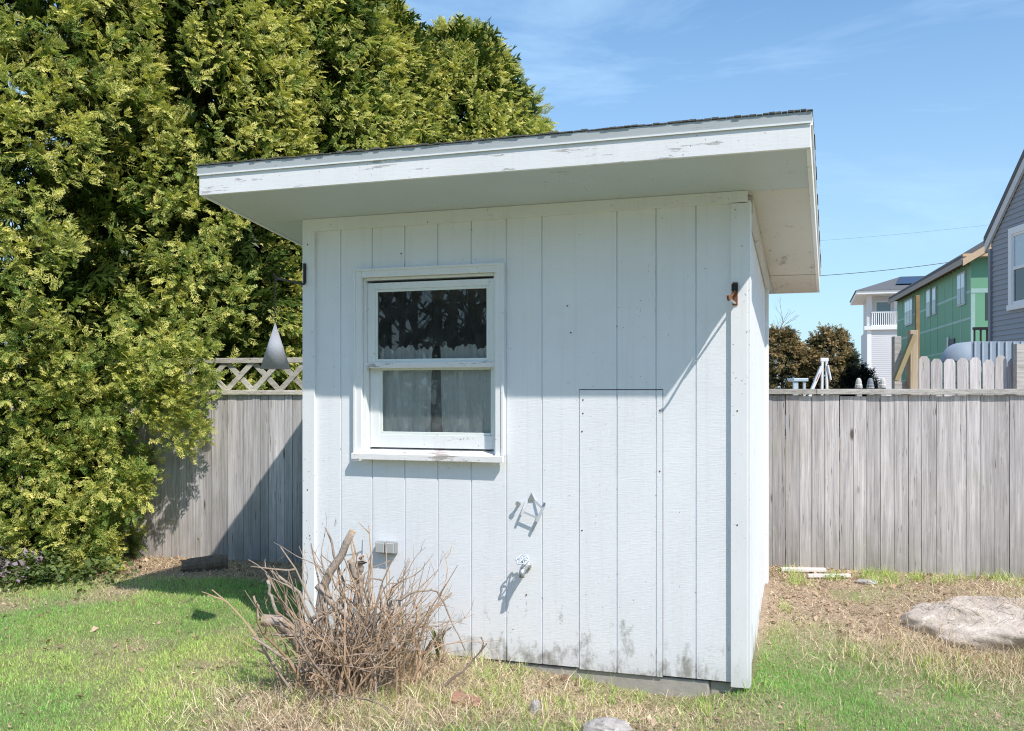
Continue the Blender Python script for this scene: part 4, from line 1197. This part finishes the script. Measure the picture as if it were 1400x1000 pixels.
for s0, s1, z0, z1, nm in ((.6, 1.68, 4.42, 5.5, 2), (4.97, 5.6, 4.45, 5.47, 1), (5.95, 6.68, 4.44, 5.5, 1), (9.5, 11.25, 4.4, 5.52, 3)):
    w_ = bpy.data.objects.new('window', None); COL.objects.link(w_); w_.parent = gr
    b = MB(); wall_box(b, O2, ld, ln_, s0, s1, z0, z1, .0, .045); b.build('frame', plain('window_wrap', (.40, .46, .50), .5), w_)
    b = MB()
    for k in range(nm):
        a = s0 + .07 + (s1 - s0 - .07) * k / nm; c_ = s0 + (s1 - s0 - .07) * (k + 1) / nm
        wall_box(b, O2, ld, ln_, a, c_, z0 + .06, z0 + (z1 - z0) * .5, .0455, .052)
    b.build('pane', dark_glass, w_)
    b = MB()
    for k in range(nm):
        a = s0 + .07 + (s1 - s0 - .07) * k / nm; c_ = s0 + (s1 - s0 - .07) * (k + 1) / nm
        wall_box(b, O2, ld, ln_, a, c_, z0 + (z1 - z0) * .53, z1 - .06, .0455, .051)
    b.build('pane', pale_glass, w_)
b = MB(); wall_box(b, O2, ld, ln_, 2.1, 2.96, .4, 3.4, .0, .05); d_ = b.build('door', plain('dark_door', (.07, .08, .10), .5), gr)
b = MB(); wall_box(b, O2, ld, ln_, 2.92, 3.06, .4, 3.5, .0505, .07); b.build('frame', white_vinyl, d_)
# roof: ridge parallel to the long side, overhanging eaves
b = MB(); ov = .32; rise = 2.3
def rp(s, e, z): return Vector((*(ld * s + ed * e), z))
for e0, e1, sgn in ((-ov, EW / 2, 1), (EW + ov, EW / 2, -1)):
    zE = EZ - rise * ov / (EW / 2)
    vs = [rp(s, e, z + dz) for dz in (.10, .24) for s in (-.35, LL + .35) for e, z in ((e0, zE), (e1, EZ + rise))]
    b.add(vs, [(0, 2, 3, 1), (4, 5, 7, 6), (0, 1, 5, 4), (2, 6, 7, 3), (0, 4, 6, 2), (1, 3, 7, 5)], .5)
b.build('roof', roof_grey, gr)
b = MB(); zE = EZ - rise * ov / (EW / 2)
wall_box(b, O2, ld, ln_, -.36, LL + .36, zE - .06, zE + .12, ov + .0, ov + .03)
b.build('eave_board', plain('grey_brown_fascia', (.34, .30, .27), .7), gr)
b = MB()
for e0, e1 in ((-ov, EW / 2), (EW + ov, EW / 2)):
    vs = [rp(s, e, z + dz) for dz in (-.12, .099) for s in (-.40, -.352) for e, z in ((e0, zE), (e1, EZ + rise))]
    b.add(vs, [(0, 2, 3, 1), (4, 5, 7, 6), (0, 1, 5, 4), (2, 6, 7, 3), (0, 4, 6, 2), (1, 3, 7, 5)], .5)
wall_box(b, O2, ed, en, -ov, EW + ov, EZ - .02, EZ + .07, .012, .36)
b.build('raw_rake_board', plain('raw_lumber', (.58, .43, .28), .7), gr)
b = MB()
for i in range(22): wall_box(b, O2, ld, ln_, .2 + i * .6, .25 + i * .6, EZ - .20, EZ - .06, .0, .30)
tag(b.build('rafter_tails', plain('rafter_wood', (.20, .15, .10), .8), gr), kind='stuff')
dk = part = bpy.data.objects.new('deck', None); COL.objects.link(dk); dk.parent = gr
b = MB(); wall_box(b, O2, ed, en, -.45, 4, 2.55, 2.75, .3, 2.2); b.build('platform', plain('deck_grey', (.30, .31, .32), .7), dk)
b = MB(); wall_box(b, O2, ed, en, -.45, 4, 3.42, 3.5, 2.12, 2.2); wall_box(b, O2, ed, en, -.45, 4, 2.78, 2.84, 2.13, 2.19)
for i in range(26): wall_box(b, O2, ed, en, -.43 + i * .17, -.38 + i * .17, 2.84, 3.42, 2.14, 2.18)
b.build('railing', M['black_iron'], dk)

# white balcony house far behind
wh = thing('white_balcony_house', 'distant white clapboard house with an upper balcony and grey hipped roof', 'house', (29.9, 80., 0), -R(17))
cl = clap_mat('white_clapboard', (.62, .62, .64))
b = MB(); clap(b, (.3, 0), (1, 0), lambda z: (0, 8.), 0., 6.75, .17, (0, -1), .03); b.build('wall', cl, wh)
b = MB(); b.add([(0, .01, 0), (0, 9, 0), (8.3, 9, 0), (8.3, .01, 0), (0, .01, 6.8), (0, 9, 6.8), (8.3, 9, 6.8), (8.3, .01, 6.8)], [(0, 4, 5, 1), (1, 5, 6, 2), (2, 6, 7, 3), (4, 7, 6, 5), (0, 3, 7, 4)], .5)
b.build('lower_storeys', cl, wh)
b = MB(); b.box(0.2, 8.3, 1.8, 9, 6.81, 9.75); b.box(-.05, .35, .05, .45, 7.15, 9.75); b.box(2.1, 2.4, .05, .35, 7.15, 9.75); b.build('upper_storey', cl, wh)
b = MB(); b.box(-.25, 8.4, -.25, .3, 6.805, 7.12); b.box(-.02, .32, -.06, -.035, 0, 6.8); b.build('trim_board', white_vinyl, wh)
b = MB(); b.box(.3, 4.5, -.12, -.04, 8.22, 8.34)
for i in range(26): b.box(.36 + i * .16, .43 + i * .16, -.10, -.05, 7.2, 8.22)
b.box(.3, 4.5, -.12, -.04, 7.121, 7.2); b.build('balcony_railing', white_vinyl, wh)
b = MB(); b.box(.75, 2.05, 1.74, 1.795, 7.2, 9.4); w_ = b.build('balcony_door', white_vinyl, wh)
b = MB(); b.box(.85, 1.95, 1.70, 1.735, 7.3, 9.25); b.build('pane', plain('teal_glass', (.16, .24, .27), .1, .6), w_)
b = MB(); e = .9
b.add([(-e, -e, 9.76), (9.2, -e, 9.76), (9.2, 9.9, 9.76), (-e, 9.9, 9.76), (-e, -e, 10.05), (9.2, -e, 10.05), (9.2, 9.9, 10.05), (-e, 9.9, 10.05)], [(0, 3, 2, 1), (0, 1, 5, 4), (1, 2, 6, 5), (2, 3, 7, 6), (3, 0, 4, 7)], .5)
b.build('eaves', white_vinyl, wh)
b = MB(); b.add([(-1, -1, 10.052), (9.3, -1, 10.052), (9.3, 10, 10.052), (-1, 10, 10.052), (3.0, 4.4, 11.7), (5.5, 4.4, 11.7)], [(0, 1, 5, 4), (1, 2, 5), (2, 3, 4, 5), (3, 0, 4)], .5)
b.build('roof', roof_grey, wh)
b = MB()
for x0, x1 in ((2.3, 4.6),):
    vs = [(x, -1 + 5.4 * f - .05, 10.052 + 1.648 * f + .12) for f in (.3, .85) for x in (x0 + (f - .3) * 1.0, x1 + (f - .3) * .5)]
    b.add(vs, [(0, 1, 3, 2)], .5)
b.build('solar_panels', plain('solar_panel', (.02, .03, .06), .15, .6), wh)

# junipers and low dark bush
JP = ((.045, .055, .020), (.16, .135, .055), (.30, .20, .09))
JP = ((.08, .09, .035), (.33, .25, .10), (.58, .40, .20))
JG = 'juniper bushes beyond the fence'
conifer('juniper_bush', 'brownish green juniper bush right beside the shed wall', 'bush', 12.75, 45., 1.25, 4.4, 520, JP, JG, M['juniper'], 1.5, 0, prof='bush', seed=21, per=12)
conifer('juniper_bush', 'wider bronze green juniper bush in front of the white house', 'bush', 14.95, 44.8, 1.25, 4.45, 560, JP, JG, M['juniper'], 1.5, 0, prof='bush', seed=22, per=12)
conifer('dark_bush', 'low dark rounded bush right of the junipers', 'bush', 15.85, 43.5, .72, 2.6, 260, ((.012, .018, .012), (.025, .032, .02), (.05, .06, .035)), None, M['juniper'], 1.3, 0, prof='bush', seed=23, per=12)

# leafless tree
bt = thing('bare_tree', 'leafless grey tree just showing between shed and junipers', 'tree', (16.4, 60., 0))
b = MB(); tk = MB()
tk.tube([(0, 0, -.1), (.05, 0, 1.5), (0, .05, 3.2)], [.16, .13, .10], 8); tk.build('trunk', M['bark'], bt, True)
def limb(p, d, L, r, lvl):
    q = p + d * L
    b.tube([p, p.lerp(q, .5) + Vector((random.gauss(0, .05), random.gauss(0, .05), 0)) * L, q], [r, r * .8, r * .6], 4)
    if lvl < 5:
        for k in range(2 if lvl > 1 else 3):
            nd = (d + Vector((random.gauss(0, .42), random.gauss(0, .42), random.gauss(.12, .25)))).normalized()
            limb(q, nd, L * random.uniform(.62, .85), r * .6, lvl + 1)
limb(Vector((0, .05, 3.1)), Vector((0, 0, 1)), 1.35, .075, 0)
b.build('branches', plain('pale_bark', (.25, .21, .19), .9), bt)

# second fence with dog-ear boards, raw posts
pf = thing('dog_ear_fence', 'weathered dog-ear board fence standing behind the right fence', 'fence', (5.4, 11., .05))
m = MB(); x = 4.58 - .02
while x < 7.2:
    w = .132; h_ = 1.985 + random.uniform(-.03, .025) + (x - 4.5) * .012
    m.add([(xx - 5.4, yy - 11., zz - .05) for yy in (11.0, 11.018) for xx, zz in ((x, 0), (x + w, 0), (x + w, h_ - .045), (x + w - .035, h_), (x + .035, h_), (x, h_ - .045))],
          [(0, 1, 2, 3, 4, 5), (11, 10, 9, 8, 7, 6), (0, 6, 7, 1), (1, 7, 8, 2), (2, 8, 9, 3), (3, 9, 10, 4), (4, 10, 11, 5), (5, 11, 6, 0)])
    x += w + random.uniform(.010, .02)
m.build('fence_boards', M['fence_r'], pf, bevel=.002)
m = MB(); m.box(-.95, 1.8, .02, .055, 1.5, 1.59); m.box(-.95, 1.8, .02, .055, .4, .49); m.build('back_rail', M['fence_r'], pf)
for x0, x1, z1, y0, mt in ((-.845, -.755, 2.255, -.13, 'new_wood'), (-.995, -.915, 2.19, -.05, 'cap'), (.37, .50, 2.10, -.13, 'cap')):
    m = MB(); m.box(x0, x1, y0, y0 + .09, -.15, z1); m.build('post', M[mt], pf, bevel=.004)
m = MB(); m.bar((-.82, -.17, 2.20), (-1.03, -.17, 1.68), .05, .075, (0, 1, 0)); m.build('brace', plain('mossy_brace', (.33, .27, .15), .8), pf)
m = MB(); m.box(-.912, -.85, -.04, -.01, 1.58, 1.66); m.build('block', M['cap'], pf)
pole = MB(); pole.box(-.028, .028, -.028, .028, 0, 3.02)
o = pole.build('wooden_pole', plain('brown_pole', (.24, .17, .08), .8, var=.3), None, bevel=.004); o.location = (5.965, 14.0, 0)
tag(o, 'thin brown wooden pole rising in front of the green house', 'pole')

# post cap lights on hidden posts
for i, (pxx, lab, colr) in enumerate(((1174, 'pale post cap light, leftmost of three above the fence', (.55, .54, .50)), (1190, 'dark grey post cap light, middle of three above the fence', (.22, .24, .26)), (1207, 'pale post cap light, rightmost of three, nearest the raw post', (.58, .56, .52)))):
    Y = 12.5; X = (pxx - 700) / 1300 * Y
    r_ = thing('post_cap_light', lab, 'post light', (X, Y, 0), 0, 'post cap lights above the fence')
    b = MB(); b.box(-.032, .032, -.032, .032, 0, 1.665); b.build('post', M['cap'], r_)
    b = MB(); b.tube([(0, 0, 1.666), (0, 0, 1.69), (0, 0, 1.70), (0, 0, 1.735), (0, 0, 1.765), (0, 0, 1.782)], [.046, .046, .040, .037, .028, .012], 10); b.build('cap', plain('post_cap_%d' % i, colr, .5), r_)
    b = MB(); b.tube([(0, 0, 1.655), (0, 0, 1.664)], .05, 10); b.build('base_ring', plain('cap_ring', (.62, .62, .60), .5), r_)

# small white loader beyond the fence
ml_ = thing('white_loader', 'white loader arm of a small machine in front of the junipers', 'machine', (10.2, 32., 0))
wm = plain('white_machine_paint', (.72, .74, .77), .4, .4, var=.06)
b = MB(); b.bar((-.18, 0, 1.5), (.22, 0, 2.45), .1, .13, (0, 1, 0)); b.bar((-.18, 0, 1.5), (-.22, 0, .5), .1, .13, (0, 1, 0)); b.build('lift_arm', wm, ml_, bevel=.01)
b = MB(); b.bar((.02, -.056, 1.98), (.12, -.056, 2.22), .012, .10, (0, 1, 0)); b.build('red_decal', plain('red_decal', (.55, .12, .10), .5), ml_)
for x0, x1, z1 in ((.20, .0, 0), (.42, .0, 0)): pass
for xa, xb in ((.24, .26), (.44, .40)):
    b = MB(); b.bar((xa, .05, .6), (xb, .05, 2.66), .07, .09, (0, 1, 0)); b.build('upright', wm, ml_, bevel=.008)
b = MB(); b.box(.20, .46, .0, .1, 2.62, 2.74); b.build('cross_bar', wm, ml_, bevel=.01)
b = MB(); b.tube([(.42, 0, 2.55), (.55, 0, 2.25), (.66, 0, 1.9), (.52, 0, 1.6)], .015, 6); b.build('hose', M['black_iron'], ml_)
b = MB(); b.tube([(.42, -.03, 2.5), (.52, -.03, 2.0)], .035, 8); b.build('cylinder_ram', wm, ml_)
b = MB(); b.box(-.75, -.25, -.1, .6, 1.95, 2.06); b.build('cab_roof', plain('pale_blue_paint', (.42, .53, .60), .4), ml_, bevel=.02)
for x0, x1 in ((-.74, -.58), (-.4, -.33)):
    b = MB(); b.box(x0, x1, -.05, .05, .6, 1.949); b.build('cab_post', plain('pale_blue_post', (.42, .53, .60), .4), ml_)
b = MB(); b.box(-.8, .5, -.2, .8, .3, .95); b.build('body', wm, ml_, bevel=.04)
for xx in (-.55, .3):
    b = MB(); b.tube([(xx, -.36, .3), (xx, -.2, .3)], .3, 18); b.tube([(xx, .8, .3), (xx, .96, .3)], .3, 18); b.build('wheel', plain('tyre_rubber', (.02, .02, .02), .9), ml_)

# ribbed metal canopy
cp = thing('metal_canopy', 'pale blue ribbed metal canopy with a rounded end behind the fence', 'canopy', (7.32, 16., 0))
pb_ = plain('blue_grey_sheet', (.27, .33, .40), .6, .2, metal=.0, var=.08)
b = MB(); n = 10; vs = []; fs = []
for k in range(n + 1):
    a = math.pi / 2 * k / n
    x = .36 - .36 * math.sin(a); z = 2.12 + .32 * math.cos(a)
    vs += [(x, -.1, z), (x, .25, z)]
for k in range(n): fs.append((2 * k, 2 * k + 1, 2 * k + 3, 2 * k + 2))
vs += [(.36, -.1, 2.12)]; fs.append(tuple([2 * k for k in range(n + 1)] + [len(vs) - 1]))
b.add(vs, fs); b.build('rounded_end', pb_, cp, True)
b = MB(); b.box(.361, 2.6, -.10, -.08, 2.02, 2.44); b.box(.361, 2.6, -.079, .25, 2.425, 2.445); b.build('front_panel', pb_, cp)
b = MB()
for k in range(17): b.box(.40 + k * .13, .43 + k * .13, -.13, -.1005, 2.02, 2.44)
b.build('ribs', plain('pale_rib', (.36, .42, .50), .4), cp)
for xx in (.45, 2.45):
    b = MB(); b.box(xx, xx + .06, .1, .16, 0, 2.02); b.build('post', M['cap'], cp)

# overhead wires
for lab, p, q in (('thicker lower overhead cable crossing the sky right of the shed', (9.5, 40., 6.35), (19.5, 40.5, 7.25)), ('faint upper overhead cable crossing the sky right of the shed', (12.5, 60., 10.75), (31., 60.5, 12.3))):
    p = Vector(p); q = Vector(q); pts = []
    for i in range(13):
        f = i / 12; v = p.lerp(q, f); v.z -= .35 * 4 * f * (1 - f) * .5; pts.append(v - p)
    b = MB(); b.tube(pts, .014 if p.y < 50 else .006, 5)
    o = b.build('overhead_cable', plain('cable', (.10, .11, .13), .6), None); o.location = p
    tag(o, lab, 'cable', 'overhead cables')

# the dark wood across the yard that the window panes mirror
def far_wood():
    rng = np.random.default_rng(77); b = MB()
    for k in range(80):
        x = rng.uniform(-24, 22); y = rng.uniform(-22, -15); h = rng.uniform(7, 11)
        b.tube([(x, y, -.1), (x + rng.normal(0, .2), y, h * .5), (x + rng.normal(0, .5), y, h)], [.16, .11, .03], 6, False)
        for q in range(16):
            z0 = h * rng.uniform(.15, .9); a = rng.uniform(0, 6.28); L = rng.uniform(.8, 2.2)
            b.tube([(x, y, z0), (x + math.cos(a) * L * .5, y + math.sin(a) * L * .5, z0 + L * .35), (x + math.cos(a) * L, y + math.sin(a) * L, z0 + L * .9)], [.045, .03, .008], 4, False)
    V = [np.array(b.v)]; Q = [np.array([f for f in b.f])]; n0 = len(b.v)
    n = 9000
    x = rng.uniform(-25, 23, n); y = rng.uniform(-22, -15, n); z = rng.uniform(0, 1, n) ** 1.3 * (7.2 + 2.5 * vnoise(x * .5, y * .2, 5))
    p = np.stack([x, y, z], 1); u = rng.normal(0, .17, (n, 3)); v = rng.normal(0, .17, (n, 3))
    L = np.stack([p - u, p - v, p + u, p + v], 1).reshape(-1, 3)
    V.append(L); Q.append(np.arange(len(L)).reshape(-1, 4) + n0)
    V = np.concatenate(V); Q = np.concatenate(Q)
    C = np.tile(np.array([[.035, .035, .022]]), (len(V), 1)); C[:n0] = (.10, .085, .075)
    o = mesh_np('tree_line', V, Q, None, C, M['juniper'])
    tag(o, 'dark wood on the far side of the yard, mirrored in the shed window', 'trees', kind='stuff')
far_wood()

# ------------------------------------------------------------------ light, sky, camera
SUN = Vector((.535, -.79, 1.15)).normalized()
el = math.asin(SUN.z); az = math.atan2(SUN.x, SUN.y)
w = bpy.data.worlds.new('World'); SC.world = w; w.use_nodes = True
nt = w.node_tree; nt.nodes.clear()
out = nt.nodes.new('ShaderNodeOutputWorld'); bg = nt.nodes.new('ShaderNodeBackground')
sky = nt.nodes.new('ShaderNodeTexSky'); sky.sky_type = 'NISHITA'; sky.sun_disc = False
sky.sun_elevation = el; sky.sun_rotation = az; sky.air_density = 1.0; sky.dust_density = .6; sky.ozone_density = 2.0
tc = nt.nodes.new('ShaderNodeTexCoord'); mp = nt.nodes.new('ShaderNodeMapping'); mp.inputs['Scale'].default_value = (1.2, 1.2, 5.5); mp.inputs['Rotation'].default_value = (.25, .2, 0)
nz = nt.nodes.new('ShaderNodeTexNoise'); nz.inputs['Scale'].default_value = 1.9; nz.inputs['Detail'].default_value = 8; nz.inputs['Roughness'].default_value = .62; nz.inputs['Distortion'].default_value = .6
rmp = nt.nodes.new('ShaderNodeValToRGB'); rmp.color_ramp.elements[0].position = .47; rmp.color_ramp.elements[1].position = .86
rmp.color_ramp.elements[0].color = (0, 0, 0, 1); rmp.color_ramp.elements[1].color = (.6, .6, .6, 1)
mx = nt.nodes.new('ShaderNodeMix'); mx.data_type = 'RGBA'
L_ = nt.links.new
L_(tc.outputs['Generated'], mp.inputs[0]); L_(mp.outputs[0], nz.inputs['Vector']); L_(nz.outputs[0], rmp.inputs[0])
L_(rmp.outputs[0], mx.inputs[0]); L_(sky.outputs[0], mx.inputs[6]); mx.inputs[7].default_value = (6.2, 6.8, 7.4, 1)
tn = nt.nodes.new('ShaderNodeVectorMath'); tn.operation = 'MULTIPLY'; tn.inputs[1].default_value = (.96, 1.23, 1.36)
sx = nt.nodes.new('ShaderNodeSeparateXYZ'); L_(tc.outputs['Generated'], sx.inputs[0])
hz = nt.nodes.new('ShaderNodeMapRange'); L_(sx.outputs[2], hz.inputs[0])
for i_, v_ in ((1, 0.), (2, .42), (3, .62), (4, 0.)): hz.inputs[i_].default_value = v_
m2 = nt.nodes.new('ShaderNodeMix'); m2.data_type = 'RGBA'; m2.inputs[7].default_value = (3.75, 4.05, 4.55, 1)
L_(hz.outputs[0], m2.inputs[0]); L_(mx.outputs[2], m2.inputs[6]); L_(m2.outputs[2], tn.inputs[0]); L_(tn.outputs[0], bg.inputs[0]); bg.inputs[1].default_value = .15
L_(bg.outputs[0], out.inputs[0])

sd = bpy.data.lights.new('sun', 'SUN'); sd.energy = 5.0; sd.angle = R(.53); sd.color = (1., .92, .84)
so = bpy.data.objects.new('sun', sd); COL.objects.link(so); so.rotation_euler = SUN.to_track_quat('Z', 'Y').to_euler(); so.location = (6, -9, 14)

cd = bpy.data.cameras.new('camera'); co = bpy.data.objects.new('camera', cd); COL.objects.link(co)
co.location = (0, 0, 1.6); co.rotation_euler = (math.pi / 2, 0, 0)
cd.sensor_fit = 'HORIZONTAL'; cd.sensor_width = 36; cd.lens = 1300 / 1400 * 36; cd.shift_y = 36 / 1400
cd.clip_start = .05; cd.clip_end = 2000
SC.camera = co
SC.view_settings.view_transform = 'Standard'; SC.view_settings.look = 'None'; SC.view_settings.exposure = 0; SC.view_settings.gamma = 1
SC.cycles.use_denoising = True; SC.cycles.use_adaptive_sampling = False
SC.cycles.denoising_input_passes = 'RGB_ALBEDO_NORMAL'; SC.cycles.denoising_prefilter = 'NONE'
SC.cycles.pixel_filter_type = 'BLACKMAN_HARRIS'; SC.cycles.filter_width = 1.1
SC.cycles.sample_clamp_indirect = 4.0
SC.cycles.max_bounces = 8; SC.cycles.transparent_max_bounces = 8
